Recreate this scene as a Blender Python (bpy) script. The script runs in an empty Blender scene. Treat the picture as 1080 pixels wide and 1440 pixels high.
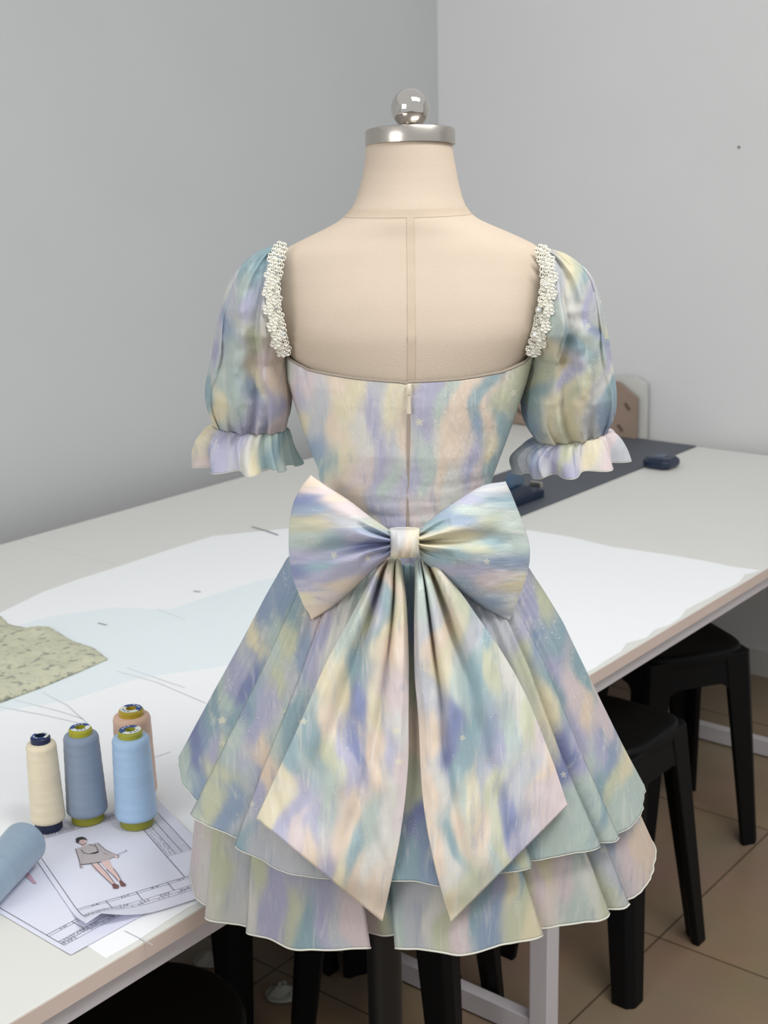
import bpy, bmesh, math, random
import numpy as np
from mathutils import Matrix, Vector
random.seed(7)
SC = bpy.context.scene
COL = SC.collection

# ------------------------------------------------------------------ camera
F, PITCH, ROLL, H = 1886.0, 0.26435, -0.02296, 1.70        # focal length in pixels of a 1080x1440 frame
cp, sp = math.cos(PITCH), math.sin(PITCH)
cr, sr = math.cos(ROLL), math.sin(ROLL)
Rv, Uv, Fv = Vector((1, 0, 0)), Vector((0, sp, cp)), Vector((0, cp, -sp))
cam_d = bpy.data.cameras.new('camera')
cam = bpy.data.objects.new('camera', cam_d)
COL.objects.link(cam)
Xc, Yc = cr * Rv + sr * Uv, -sr * Rv + cr * Uv
M = Matrix.Identity(4)
for i in range(3):
    M[i][0], M[i][1], M[i][2] = Xc[i], Yc[i], -Fv[i]
M[2][3] = H
cam.matrix_world = M
cam_d.sensor_fit = 'VERTICAL'
cam_d.sensor_height = 36
cam_d.lens = F / 1440 * 36
cam_d.dof.use_dof = True
cam_d.dof.focus_distance = 1.66
cam_d.dof.aperture_fstop = 9
SC.camera = cam

# ------------------------------------------------------------------ light
world = bpy.data.worlds.new('world')
SC.world = world
world.use_nodes = True
bg = world.node_tree.nodes['Background']
bg.inputs[0].default_value = (0.97, 0.985, 1.0, 1)
bg.inputs[1].default_value = 0.60


def area(name, loc, target, sx, sy, power, color):
    l = bpy.data.lights.new(name, 'AREA')
    l.shape = 'RECTANGLE'
    l.size, l.size_y, l.energy, l.color = sx, sy, power, color
    o = bpy.data.objects.new(name, l)
    COL.objects.link(o)
    o.location = loc
    d = Vector(target) - Vector(loc)
    o.rotation_euler = d.to_track_quat('-Z', 'Y').to_euler()
    return o


area('window_light', (-2.6, -1.6, 2.5), (0.2, 2.2, 1.0), 1.8, 1.6, 46, (1.0, 0.97, 0.93))
area('overhead_fill', (0.9, 0.9, 3.0), (0.6, 2.0, 0.8), 1.3, 0.5, 30, (1.0, 0.98, 0.95))  # unseen overhead lamp, added as fill from the right

SC.view_settings.view_transform = 'Standard'
SC.view_settings.look = 'None'
SC.view_settings.exposure = 0.20
SC.view_settings.gamma = 1.0
SC.view_settings.use_curve_mapping = False


# ------------------------------------------------------------------ helpers
def ray(px, py):
    u = (np.asarray(px, float) - 540) / F
    v = -(np.asarray(py, float) - 720) / F
    u, v = u * cr - v * sr, u * sr + v * cr
    return u, cp + v * sp, -sp + v * cp


def at_y(px, py, Y):
    rx, ry, rz = ray(px, py)
    t = Y / ry
    return rx * t, H + rz * t


def at_z(px, py, z):
    rx, ry, rz = ray(px, py)
    t = (z - H) / rz
    return np.array([rx * t, ry * t])


def proj(x, y, z):
    a = x
    b = y * sp + (z - H) * cp
    d = y * cp - (z - H) * sp
    u, v = a / d, b / d
    u, v = u * cr + v * sr, -u * sr + v * cr
    return 540 + F * u, 720 - F * v


def s2l(c):
    c = np.asarray(c, float) / 255
    return np.where(c <= 0.04045, c / 12.92, ((c + 0.055) / 1.055) ** 2.4)


def lin(r, g, b):
    c = s2l((r, g, b))
    return (float(c[0]), float(c[1]), float(c[2]), 1)


def wloc(o):
    v = Vector((0, 0, 0))
    while o:
        v += o.location
        o = o.parent
    return v


class MB:
    """collects shapes for one mesh"""

    def __init__(s):
        s.v, s.f = [], []

    def add(s, vs, fs):
        n = len(s.v)
        s.v += [tuple(map(float, q)) for q in vs]
        s.f += [tuple(n + i for i in q) for q in fs]
        return s

    def box(s, c, size, R=None):
        vs = []
        for dx in (-.5, .5):
            for dy in (-.5, .5):
                for dz in (-.5, .5):
                    p = Vector((dx * size[0], dy * size[1], dz * size[2]))
                    if R is not None:
                        p = R @ p
                    vs.append((c[0] + p.x, c[1] + p.y, c[2] + p.z))
        return s.add(vs, [(0, 1, 3, 2), (4, 6, 7, 5), (0, 4, 5, 1), (2, 3, 7, 6), (0, 2, 6, 4), (1, 5, 7, 3)])

    def prism(s, poly, z0, z1):
        n = len(poly)
        a = sum(poly[i][0] * poly[(i + 1) % n][1] - poly[(i + 1) % n][0] * poly[i][1] for i in range(n))
        if a < 0:
            poly = poly[::-1]
        vs = [(p[0], p[1], z0) for p in poly] + [(p[0], p[1], z1) for p in poly]
        fs = [tuple(range(n))[::-1], tuple(range(n, 2 * n))]
        fs += [(i, (i + 1) % n, n + (i + 1) % n, n + i) for i in range(n)]
        return s.add(vs, fs)

    def lathe(s, prof, seg=40, c=(0, 0, 0), R=None):
        vs, fs = [], []
        for r, z in prof:
            for k in range(seg):
                a = 2 * math.pi * k / seg
                p = Vector((r * math.cos(a), r * math.sin(a), z))
                if R is not None:
                    p = R @ p
                vs.append((c[0] + p.x, c[1] + p.y, c[2] + p.z))
        m = len(prof)
        for j in range(m - 1):
            for k in range(seg):
                k2 = (k + 1) % seg
                fs.append((j * seg + k, j * seg + k2, (j + 1) * seg + k2, (j + 1) * seg + k))
        if prof[0][0] > 1e-6:
            fs.append(tuple(range(seg))[::-1])
        if prof[-1][0] > 1e-6:
            fs.append(tuple((m - 1) * seg + k for k in range(seg)))
        return s.add(vs, fs)

    def tube(s, pts, r, seg=8, taper=None):
        pts = [Vector(p) for p in pts]
        vs, fs = [], []
        for i, p in enumerate(pts):
            d = (pts[min(i + 1, len(pts) - 1)] - pts[max(i - 1, 0)]).normalized()
            a = d.cross(Vector((0, 0, 1)) if abs(d.z) < .9 else Vector((1, 0, 0))).normalized()
            b = d.cross(a)
            rr = r if taper is None else r + (taper - r) * i / (len(pts) - 1)
            for k in range(seg):
                t = 2 * math.pi * k / seg
                vs.append(p + rr * (math.cos(t) * a + math.sin(t) * b))
        for i in range(len(pts) - 1):
            for k in range(seg):
                k2 = (k + 1) % seg
                fs.append((i * seg + k, i * seg + k2, (i + 1) * seg + k2, (i + 1) * seg + k))
        fs.append(tuple(range(seg))[::-1])
        fs.append(tuple((len(pts) - 1) * seg + k for k in range(seg)))
        return s.add(vs, fs)

    def loft(s, secs, cap=True):
        n = len(secs[0])
        vs = [q for sec in secs for q in sec]
        fs = []
        for j in range(len(secs) - 1):
            for k in range(n):
                k2 = (k + 1) % n
                fs.append((j * n + k, j * n + k2, (j + 1) * n + k2, (j + 1) * n + k))
        if cap:
            fs.append(tuple(range(n))[::-1])
            fs.append(tuple((len(secs) - 1) * n + k for k in range(n)))
        return s.add(vs, fs)

    def build(s, name, mat, parent=None, smooth=True, local=False, bevel=0, sharp=40):
        me = bpy.data.meshes.new(name)
        off = Vector((0, 0, 0))
        if parent is not None and not local:
            off = wloc(parent)
        me.from_pydata([(x - off.x, y - off.y, z - off.z) for x, y, z in s.v], [], s.f)
        bm = bmesh.new()
        bm.from_mesh(me)
        bmesh.ops.recalc_face_normals(bm, faces=bm.faces)
        bm.to_mesh(me)
        bm.free()
        if smooth:
            me.polygons.foreach_set('use_smooth', [True] * len(me.polygons))
            try:
                me.set_sharp_from_angle(angle=math.radians(sharp))
            except Exception:
                pass
        me.materials.append(mat)
        o = bpy.data.objects.new(name, me)
        COL.objects.link(o)
        o.parent = parent
        if bevel:
            b = o.modifiers.new('bevel', 'BEVEL')
            b.width, b.segments, b.limit_method = bevel, 3, 'ANGLE'
        return o


def tag(o, label=None, cat=None, group=None, kind=None):
    if label: o['label'] = label
    if cat: o['category'] = cat
    if group: o['group'] = group
    if kind: o['kind'] = kind
    return o


def empty(name, loc, label=None, cat=None, group=None):
    o = bpy.data.objects.new(name, None)
    o.empty_display_size = .05
    COL.objects.link(o)
    o.location = loc
    return tag(o, label, cat, group)


# value noise for cloth colour and folds
def vnoise(x, y, seed=0):
    x, y = np.asarray(x, float), np.asarray(y, float)
    xi, yi = np.floor(x).astype(np.int64), np.floor(y).astype(np.int64)
    xf, yf = x - xi, y - yi

    def h(a, b):
        n = (a * 374761393 + b * 668265263 + seed * 974634777) & 0x7fffffff
        n = ((n ^ (n >> 13)) * 1274126177) & 0x7fffffff
        n = n ^ (n >> 16)
        return (n & 0xffff) / 65535.0
    u, v = xf * xf * (3 - 2 * xf), yf * yf * (3 - 2 * yf)
    return (h(xi, yi) * (1 - u) + h(xi + 1, yi) * u) * (1 - v) + (h(xi, yi + 1) * (1 - u) + h(xi + 1, yi + 1) * u) * v - .5


def fbm(x, y, seed=0, o=3):
    r, a = 0, 1
    for i in range(o):
        r = r + a * vnoise(np.asarray(x) * 2 ** i, np.asarray(y) * 2 ** i, seed + i)
        a *= .5
    return r


# ------------------------------------------------------------------ materials
def mat(name, c, rough=.6, metal=0, spec=.5, var=0, vscale=20, bump=0, bscale=200, stretch=None, **kw):
    m = bpy.data.materials.new(name)
    m.use_nodes = True
    nt = m.node_tree
    b = nt.nodes['Principled BSDF']
    b.inputs['Base Color'].default_value = lin(*c)
    b.inputs['Roughness'].default_value = rough
    b.inputs['Metallic'].default_value = metal
    b.inputs['Specular IOR Level'].default_value = spec
    for k, v in kw.items():
        b.inputs[k.replace('_', ' ')].default_value = v
    tc = nt.nodes.new('ShaderNodeTexCoord')
    mp = nt.nodes.new('ShaderNodeMapping')
    if stretch:
        mp.inputs['Scale'].default_value = stretch
    nt.links.new(tc.outputs['Object'], mp.inputs['Vector'])
    if var:
        n = nt.nodes.new('ShaderNodeTexNoise')
        n.inputs['Scale'].default_value = vscale
        n.inputs['Detail'].default_value = 4
        r = nt.nodes.new('ShaderNodeMix')
        r.data_type = 'RGBA'
        c0 = [max(0, x * (1 - var)) for x in c]
        c1 = [min(255, x * (1 + var)) for x in c]
        r.inputs[6].default_value, r.inputs[7].default_value = lin(*c0), lin(*c1)
        nt.links.new(mp.outputs[0], n.inputs['Vector'])
        nt.links.new(n.outputs['Fac'], r.inputs[0])
        nt.links.new(r.outputs[2], b.inputs['Base Color'])
    if bump:
        n2 = nt.nodes.new('ShaderNodeTexNoise')
        n2.inputs['Scale'].default_value = bscale
        n2.inputs['Detail'].default_value = 3
        bp = nt.nodes.new('ShaderNodeBump')
        bp.inputs['Strength'].default_value = bump
        bp.inputs['Distance'].default_value = .002
        nt.links.new(mp.outputs[0], n2.inputs['Vector'])
        nt.links.new(n2.outputs['Fac'], bp.inputs['Height'])
        nt.links.new(bp.outputs[0], b.inputs['Normal'])
    return m


M_wall_l = mat('painted_wall_shaded', (194, 196, 197), .85, var=.015, vscale=3)  # darker copy of the wall paint, shade of the left wall put into its colour
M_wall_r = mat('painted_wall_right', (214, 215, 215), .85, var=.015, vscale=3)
M_table = mat('white_laminate', (224, 224, 219), .5, var=.01, vscale=5, spec=.35)
M_board_edge = mat('table_edge_band', (214, 196, 186), .6, var=.04, vscale=9)
M_frame = mat('white_painted_steel', (205, 200, 204), .45, var=.02, vscale=8)
M_stool = mat('black_plastic', (11, 11, 12), .55, spec=.16, var=.1, vscale=30)
M_linen = mat('linen', (199, 184, 167), .9, spec=.15, var=.03, vscale=14, bump=.25, bscale=900)
M_seam = mat('linen_tape', (193, 177, 158), .9, spec=.15, var=.03, vscale=60)
M_chrome = mat('polished_steel', (205, 200, 194), .08, 1, var=.01)
M_brush = mat('brushed_steel', (190, 184, 176), .26, 1, var=.04, vscale=60, stretch=(1, 1, 12))
M_pole = mat('black_steel', (14, 14, 15), .45, var=.1)
M_paper = mat('pattern_paper', (246, 248, 250), .7, spec=.2, var=.008, vscale=4)
M_tissue = mat('thin_pattern_paper', (234, 243, 246), .7, spec=.2, var=.012, vscale=4)
M_sheet = mat('copy_paper', (226, 228, 242), .6, spec=.2, var=.008)
M_ink = mat('printed_ink', (92, 92, 104), .8, spec=.1, var=.05)
M_pencil = mat('pencil_line', (190, 196, 202), .8, spec=.1, var=.03)
M_mat = mat('cutting_mat', (84, 89, 98), .55, var=.03, vscale=15)
M_navy = mat('navy_plastic', (22, 38, 62), .3, var=.1)
M_navy2 = mat('navy_plastic_light', (70, 92, 116), .35, var=.1)
M_card = mat('brown_cardboard', (150, 130, 116), .85, var=.05, vscale=12)
M_white_board = mat('pale_board', (205, 205, 200), .6, var=.02)
M_wood = mat('orange_wood', (150, 92, 48), .5, var=.12, vscale=12, stretch=(6, 6, 1))
M_rubber = mat('black_rubber', (18, 18, 18), .7, var=.1)
M_lace = mat('lace', (240, 238, 226), .55, var=.03, vscale=200)
M_sequin = mat('sequin', (245, 248, 250), .06, .65, var=.01)
M_zip = mat('zip_tape', (176, 160, 148), .8, var=.04, vscale=100)
M_pull = mat('zip_pull', (226, 216, 196), .4, var=.03)
M_neck_shade = mat('neckline_shade_line', (150, 140, 128), .8, var=.04, vscale=80)  # shadow and inside facing at the neckline, given as a dark colour
M_scrap = mat('pale_scrap_cloth', (158, 158, 150), .9, var=.06, vscale=40)
M_base = mat('baseboard_paint', (205, 203, 200), .6, var=.02)


def floor_mat():
    m = bpy.data.materials.new('floor_tiles')
    m.use_nodes = True
    nt = m.node_tree
    b = nt.nodes['Principled BSDF']
    tc = nt.nodes.new('ShaderNodeTexCoord')
    mp = nt.nodes.new('ShaderNodeMapping')
    mp.inputs['Rotation'].default_value = (0, 0, AZ)
    br = nt.nodes.new('ShaderNodeTexBrick')
    br.offset = 0
    br.inputs['Color1'].default_value = lin(150, 130, 108)
    br.inputs['Color2'].default_value = lin(156, 135, 111)
    br.inputs['Mortar'].default_value = lin(96, 80, 64)
    br.inputs['Scale'].default_value = 1
    br.inputs['Mortar Size'].default_value = .0025
    br.inputs['Brick Width'].default_value = .6
    br.inputs['Row Height'].default_value = .6
    n = nt.nodes.new('ShaderNodeTexNoise')
    n.inputs['Scale'].default_value = 4
    n.inputs['Detail'].default_value = 6
    mx = nt.nodes.new('ShaderNodeMix')
    mx.data_type, mx.blend_type = 'RGBA', 'MULTIPLY'
    mx.inputs[0].default_value = .35
    nt.links.new(tc.outputs['Object'], mp.inputs[0])
    nt.links.new(mp.outputs[0], br.inputs['Vector'])
    nt.links.new(tc.outputs['Object'], n.inputs['Vector'])
    nt.links.new(br.outputs['Color'], mx.inputs[6])
    nt.links.new(n.outputs['Color'], mx.inputs[7])
    nt.links.new(mx.outputs[2], b.inputs['Base Color'])
    b.inputs['Roughness'].default_value = .22
    return m


def cloth_mat(name, sheer=0.0, transl=0.25, rough=.7, flowers=1.0, crinkle=.35):
    """painted organza: colour attribute of dyed patches + printed blossoms, sprigs and glitter"""
    m = bpy.data.materials.new(name)
    m.use_nodes = True
    nt = m.node_tree
    N, L = nt.nodes, nt.links
    b = N['Principled BSDF']
    out = N['Material Output']
    b.inputs['Roughness'].default_value = rough
    b.inputs['Specular IOR Level'].default_value = .25
    b.inputs['Sheen Weight'].default_value = .08
    att = N.new('ShaderNodeAttribute'); att.attribute_name = 'dye'
    uv = N.new('ShaderNodeUVMap'); uv.uv_map = 'pattern'

    def math_(op, a, b_=None, c=None):
        n = N.new('ShaderNodeMath'); n.operation = op
        for i, q in enumerate((a, b_, c)):
            if q is None: continue
            if isinstance(q, (int, float)): n.inputs[i].default_value = q
            else: L.new(q, n.inputs[i])
        return n.outputs[0]

    def scaled(s, off=(0, 0, 0)):
        n = N.new('ShaderNodeMapping')
        n.inputs['Scale'].default_value = s if isinstance(s, tuple) else (s, s, s)
        n.inputs['Location'].default_value = off
        L.new(uv.outputs[0], n.inputs[0])
        return n.outputs[0]

    def noise(vec, sc, det=3, dist=0):
        n = N.new('ShaderNodeTexNoise')
        n.inputs['Scale'].default_value = sc
        n.inputs['Detail'].default_value = det
        n.inputs['Distortion'].default_value = dist
        L.new(vec, n.inputs['Vector'])
        return n.outputs['Fac']

    def mixc(fac, a, c):
        n = N.new('ShaderNodeMix'); n.data_type = 'RGBA'
        L.new(fac, n.inputs[0]); L.new(a, n.inputs[6])
        if isinstance(c, tuple): n.inputs[7].default_value = c
        else: L.new(c, n.inputs[7])
        return n.outputs[2]

    def ramp(v, lo, hi):
        n = N.new('ShaderNodeMapRange')
        L.new(v, n.inputs[0])
        n.inputs[1].default_value, n.inputs[2].default_value = lo, hi
        return n.outputs[0]

    colr = att.outputs['Color']
    # brush strokes running with the cloth
    st = noise(scaled((5.5, .75, 1)), 1.7, 5, 1.2)
    colr = mixc(math_('MULTIPLY', ramp(st, .55, .70), .40), colr, lin(238, 236, 228))
    st2 = noise(scaled((4.5, .65, 1), (3, 7, 0)), 1.6, 5, 1.4)
    colr = mixc(math_('MULTIPLY', ramp(st2, .56, .72), .34), colr, lin(150, 164, 192))

    def cells(scale, off):
        vec = scaled(scale, off)
        v = N.new('ShaderNodeTexVoronoi')
        v.inputs['Scale'].default_value = 1
        v.inputs['Randomness'].default_value = .8
        L.new(vec, v.inputs['Vector'])
        sub = N.new('ShaderNodeVectorMath'); sub.operation = 'SUBTRACT'
        L.new(vec, sub.inputs[0]); L.new(v.outputs['Position'], sub.inputs[1])
        sx = N.new('ShaderNodeSeparateXYZ'); L.new(sub.outputs[0], sx.inputs[0])
        sc_ = N.new('ShaderNodeSeparateColor'); L.new(v.outputs['Color'], sc_.inputs[0])
        return sx.outputs[0], sx.outputs[1], v.outputs['Distance'], sc_.outputs[0], sc_.outputs[1]
    # five petalled blossoms
    x, y, d, r1, r2 = cells(3.1, (0.3, .2, 0))
    ang = math_('ARCTAN2', y, x)
    pet = math_('ABSOLUTE', math_('COSINE', math_('MULTIPLY_ADD', ang, 2.5, math_('MULTIPLY', r2, 3.14))))
    rad = math_('MULTIPLY_ADD', pet, .095, .085)
    fl = math_('MULTIPLY', ramp(math_('SUBTRACT', rad, d), 0, .02), math_('GREATER_THAN', r1, .55))
    colr = mixc(math_('MULTIPLY', fl, .72 * flowers), colr, lin(240, 236, 214))
    # leafy sprigs
    x, y, d, r1, r2 = cells(1.25, (5.3, 2.2, 0))
    ax = math_('ABSOLUTE', x)
    wid = math_('MULTIPLY_ADD', math_('ABSOLUTE', y), -.24, .085)
    inside = ramp(math_('SUBTRACT', wid, ax), 0, .02)
    barb = ramp(math_('SINE', math_('MULTIPLY', math_('SUBTRACT', y, math_('MULTIPLY', ax, 1.6)), 95)), -.1, .5)
    sp_ = math_('MULTIPLY', math_('MULTIPLY', inside, barb), math_('GREATER_THAN', r1, .58))
    colr = mixc(math_('MULTIPLY', sp_, .20 * flowers), colr, lin(236, 238, 234))
    # curls
    x, y, d, r1, r2 = cells(1.1, (9.3, 4.2, 0))
    spi = math_('SINE', math_('MULTIPLY_ADD', d, 60, math_('ARCTAN2', y, x)))
    cu = math_('MULTIPLY', math_('MULTIPLY', ramp(spi, .75, .95), math_('LESS_THAN', d, .17)), math_('GREATER_THAN', r1, .72))
    colr = mixc(math_('MULTIPLY', cu, .4 * flowers), colr, lin(236, 238, 238))
    # glitter specks in drifts
    x, y, d, r1, r2 = cells(34, (1, 1, 0))
    drift = ramp(noise(scaled(1.0, (2, 5, 0)), 2.2, 3), .52, .66)
    gl = math_('MULTIPLY', math_('MULTIPLY', math_('LESS_THAN', d, .26), math_('GREATER_THAN', r1, .45)), drift)
    colr = mixc(math_('MULTIPLY', gl, .65), colr, lin(250, 248, 238))
    L.new(colr, b.inputs['Base Color'])
    # crinkle
    bp = N.new('ShaderNodeBump')
    bp.inputs['Strength'].default_value = crinkle
    bp.inputs['Distance'].default_value = .003
    L.new(noise(scaled((5, 1.6, 1)), 3, 5, .6), bp.inputs['Height'])
    L.new(bp.outputs[0], b.inputs['Normal'])
    tr = N.new('ShaderNodeBsdfTranslucent')
    L.new(colr, tr.inputs[0])
    mx = N.new('ShaderNodeMixShader'); mx.inputs[0].default_value = transl
    L.new(b.outputs[0], mx.inputs[1]); L.new(tr.outputs[0], mx.inputs[2])
    last = mx.outputs[0]
    if sheer:
        tp = N.new('ShaderNodeBsdfTransparent')
        tp.inputs[0].default_value = (.95, .95, .95, 1)
        m2 = N.new('ShaderNodeMixShader'); m2.inputs[0].default_value = sheer
        L.new(last, m2.inputs[1]); L.new(tp.outputs[0], m2.inputs[2])
        last = m2.outputs[0]
    L.new(last, out.inputs[0])
    return m


M_satin = cloth_mat('dress_satin', 0, .12, .55, crinkle=.25)
M_bodice = cloth_mat('dress_bodice_cloth', 0, .08, .65, crinkle=.45)
M_organza = cloth_mat('dress_organza', .10, .3, .7, crinkle=.5)
M_organza2 = cloth_mat('dress_organza_hem', .22, .3, .7, crinkle=.5)
M_lining = mat('skirt_lining', (214, 214, 214), .8, var=.02)
M_hem = mat('rolled_hem', (214, 214, 204), .7, var=.03, vscale=80)

# ------------------------------------------------------------------ table and room frame
AZ = 0.68453                                             # heading of the long table side, clockwise from +Y
d1 = np.array([math.sin(AZ), math.cos(AZ)])              # along the table, away to the right
d2 = np.array([-d1[1], d1[0]])                           # across the table, away to the left
TZ = .75
N_NEAR, N_FAR, A_END, A_SEAM = 1.178, 2.83, 3.92, 1.981


def tp(a, n):                                            # table coordinates to world
    p = a * d1 + n * d2
    return (float(p[0]), float(p[1]))


def tinv(p):
    return float(np.dot(p, d1)), float(np.dot(p, d2))


RT = Matrix.Rotation(math.pi / 2 - AZ, 3, 'Z')           # local x runs along d1


def tbox(mb, a0, a1, n0, n1, z0, z1):
    c = tp((a0 + a1) / 2, (n0 + n1) / 2)
    return mb.box((c[0], c[1], (z0 + z1) / 2), (abs(a1 - a0), abs(n1 - n0), z1 - z0), RT)


W_L, W_R, ROOM_H = N_FAR + .12, A_END + .05, 3.1
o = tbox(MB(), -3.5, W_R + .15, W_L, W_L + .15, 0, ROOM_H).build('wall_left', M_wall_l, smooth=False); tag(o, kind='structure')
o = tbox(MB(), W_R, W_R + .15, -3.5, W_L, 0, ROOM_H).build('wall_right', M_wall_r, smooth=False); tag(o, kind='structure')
o = tbox(MB(), -3.5, W_R + .15, -3.5, W_L + .15, -.12, 0).build('floor', floor_mat(), smooth=False); tag(o, kind='structure')
o = tbox(MB(), -3.5, W_R - .012, W_L - .012, W_L, 0, .09).build('baseboard_left', M_base, smooth=False); tag(o, kind='structure')
o = tbox(MB(), W_R - .012, W_R, -3.5, W_L, 0, .09).build('baseboard_right', M_base, smooth=False); tag(o, kind='structure')

# nail left in the right wall
c1 = np.array(ray(1039, 207)); t_ = (W_R) / (c1[0] * d1[0] + c1[1] * d1[1])
nx, ny, nz = c1 * t_ + np.array([0, 0, H])
nail = MB().lathe([(.0, .003), (.004, .002), (.0045, 0), (.002, -.002), (.003, -.02)], 14, (nx, ny, nz),
                  Matrix(((-d1[0], 0, 0), (-d1[1], 0, 0), (0, 0, 0))) if False else Vector((-d1[0], -d1[1], 0)).to_track_quat('Z', 'Y').to_matrix())
tag(nail.build('nail', mat('nail_metal', (96, 96, 98), .5)), 'small dark nail head in the plain right wall', 'nail')

# the cutting table: two boards on a white steel frame
A_LEFT = -1.2
troot = empty('cutting_table', (*tp((A_LEFT + A_END) / 2, (N_NEAR + N_FAR) / 2), 0),
              'long white cutting table filling the corner of the room', 'table')
g = .0012
for a0, a1 in ((A_LEFT, A_SEAM - g), (A_SEAM + g, A_END)):
    tt = tbox(MB(), a0, a1, N_NEAR, N_FAR, TZ - .025, TZ).build('tabletop', M_table, troot, smooth=False, bevel=.0015)
    tbox(MB(), a0 + .001, a1 - .001, N_NEAR - .0012, N_NEAR - .0002, TZ - .0245, TZ - .002).build('edge_band', M_board_edge, tt, smooth=False)
zf0, zf1 = TZ - .058, TZ - .025
for n in (N_NEAR + .012, N_FAR - .06):
    tbox(MB(), A_LEFT + .02, A_END - .02, n, n + .03, zf0, zf1).build('frame_rail', M_frame, troot, smooth=False, bevel=.002)
lp = tinv(at_z(790, 971, TZ))
LEG_A = lp[0]
for a in (A_LEFT + .1, LEG_A, tinv(at_z(1015, 1032, .03))[0]):
    tbox(MB(), a - .015, a + .015, N_NEAR + .042, N_FAR - .06, zf0, zf1).build('cross_rail', M_frame, troot, smooth=False, bevel=.002)
    tbox(MB(), a - .014, a + .014, N_NEAR + .055, N_FAR - .075, .004, .05).build('stretcher', M_frame, troot, smooth=False, bevel=.002)
    for n in (N_NEAR + .012, N_FAR - .075):
        tbox(MB(), a - .021, a + .021, n, n + .042, 0, zf0).build('leg', M_frame, troot, smooth=False, bevel=.003)


# flat things lying on the table -------------------------------------------------
def flat_sheet(name, poly, z0, th, m, parent=None, sub=0):
    mb = MB().prism([tuple(p) for p in poly], z0, z0 + th)
    return mb.build(name, m, parent, smooth=False)


def T(px, py, z=TZ):
    return at_z(px, py, z)


# dark strip mat
a_m1 = tinv(T(978, 628))[0] - .004
n_m0, n_m1 = tinv(T(850, 680))[1], tinv(T(707, 666))[1]
mm = tbox(MB(), tinv(T(590, 770))[0], a_m1, n_m0, n_m1, TZ + .0012, TZ + .0042).build('cutting_mat', M_mat, smooth=False)
tag(mm, 'long dark grey cutting mat lying along the back of the white table', 'mat')

# big sheets of pattern paper
def edge_poly(pts):
    return [T(*p) for p in pts]


far_edge = [(-120, 900), (0, 862), (60, 833), (110, 815), (170, 796), (235, 774), (300, 754), (420, 742), (560, 744), (745, 746),
            (800, 755), (860, 769), (930, 779), (985, 788), (1030, 797)]
pts = edge_poly(far_edge)
near = []
a_r = tinv(T(1073, 803))[0]
a_l = tinv(T(156, 1352))[0]
for k in range(40):
    a = a_r + (a_l - a_r) * k / 39
    wob = .012 * math.sin(k * 1.7) * (1 if k < 18 else .3) + .008 * math.sin(k * .63)
    near.append(np.array(tp(a, N_NEAR + .004 + abs(wob))))
pts += near
pts += edge_poly([(125, 1332), (60, 1296), (0, 1268), (-150, 1190)])
pp = flat_sheet('pattern_paper', pts, TZ + .0002, .0005, M_paper)
tag(pp, 'large sheet of white pattern paper spread over the near half of the table', 'paper')
tis = edge_poly([(-60, 905), (70, 868), (160, 855), (240, 858), (285, 842), (360, 818), (470, 800), (640, 800), (700, 850), (560, 905), (330, 935), (190, 955), (100, 985), (-60, 1010)])
ts = flat_sheet('tracing_paper', tis, TZ + .0009, .0003, M_tissue)
tag(ts, 'bluish translucent strip of tracing paper crossing the white pattern paper', 'paper')


def pencil(name, lines, z, parent, m=M_pencil, w=.0012):
    for ln in lines:
        mb = MB()
        q = [T(*p) for p in ln]
        for a, b in zip(q[:-1], q[1:]):
            d = (b - a); l = np.linalg.norm(d)
            if l < 1e-6: continue
            n = np.array([-d[1], d[0]]) / l * w / 2
            mb.add([(*(a - n), z), (*(b - n), z), (*(b + n), z), (*(a + n), z)], [(0, 1, 2, 3)])
        mb.build(name, m, parent, smooth=False)


pencil('pencil_line', [[(0, 995), (60, 1006), (126, 1021)], [(60, 975), (95, 993), (126, 1021)], [(20, 985), (80, 1000), (118, 1012)],
                       [(158, 1088), (200, 1072), (240, 1058)], [(165, 945), (220, 960), (290, 990)], [(178, 940), (260, 968)],
                       [(175, 1310), (215, 1330)], [(355, 742), (391, 754)], [(222, 858), (260, 872)]], TZ + .00135, pp)
pencil('ink_dash', [[(354, 741), (375, 747), (391, 753)], [(138, 877), (150, 880)], [(272, 832), (282, 833)]], TZ + .0014, pp,
       mat('faint_mark', (150, 155, 160), .8), .006)

# patterned cloth folded at the left edge
cl_poly = [(-160, 905), (-60, 872), (0, 868), (12, 880), (40, 886), (68, 884), (100, 903), (130, 913), (151, 929), (110, 947), (60, 968), (0, 990), (-160, 1050)]
cp_ = [T(*p) for p in cl_poly]


def swatch_mat():
    m = bpy.data.materials.new('green_print_cloth')
    m.use_nodes = True
    nt = m.node_tree; b = nt.nodes['Principled BSDF']
    tc = nt.nodes.new('ShaderNodeTexCoord')
    n = nt.nodes.new('ShaderNodeTexNoise'); n.inputs['Scale'].default_value = 60; n.inputs['Detail'].default_value = 3
    r = nt.nodes.new('ShaderNodeValToRGB')
    e = r.color_ramp.elements
    e[0].position, e[0].color = .33, lin(150, 152, 142)
    e[1].position, e[1].color = .42, lin(196, 197, 172)
    q = e.new(.62); q.color = lin(206, 206, 180)
    q = e.new(.72); q.color = lin(186, 186, 172)
    nt.links.new(tc.outputs['Object'], n.inputs['Vector'])
    nt.links.new(n.outputs['Fac'], r.inputs[0]); nt.links.new(r.outputs[0], b.inputs['Base Color'])
    b.inputs['Roughness'].default_value = .85
    return m


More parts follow.
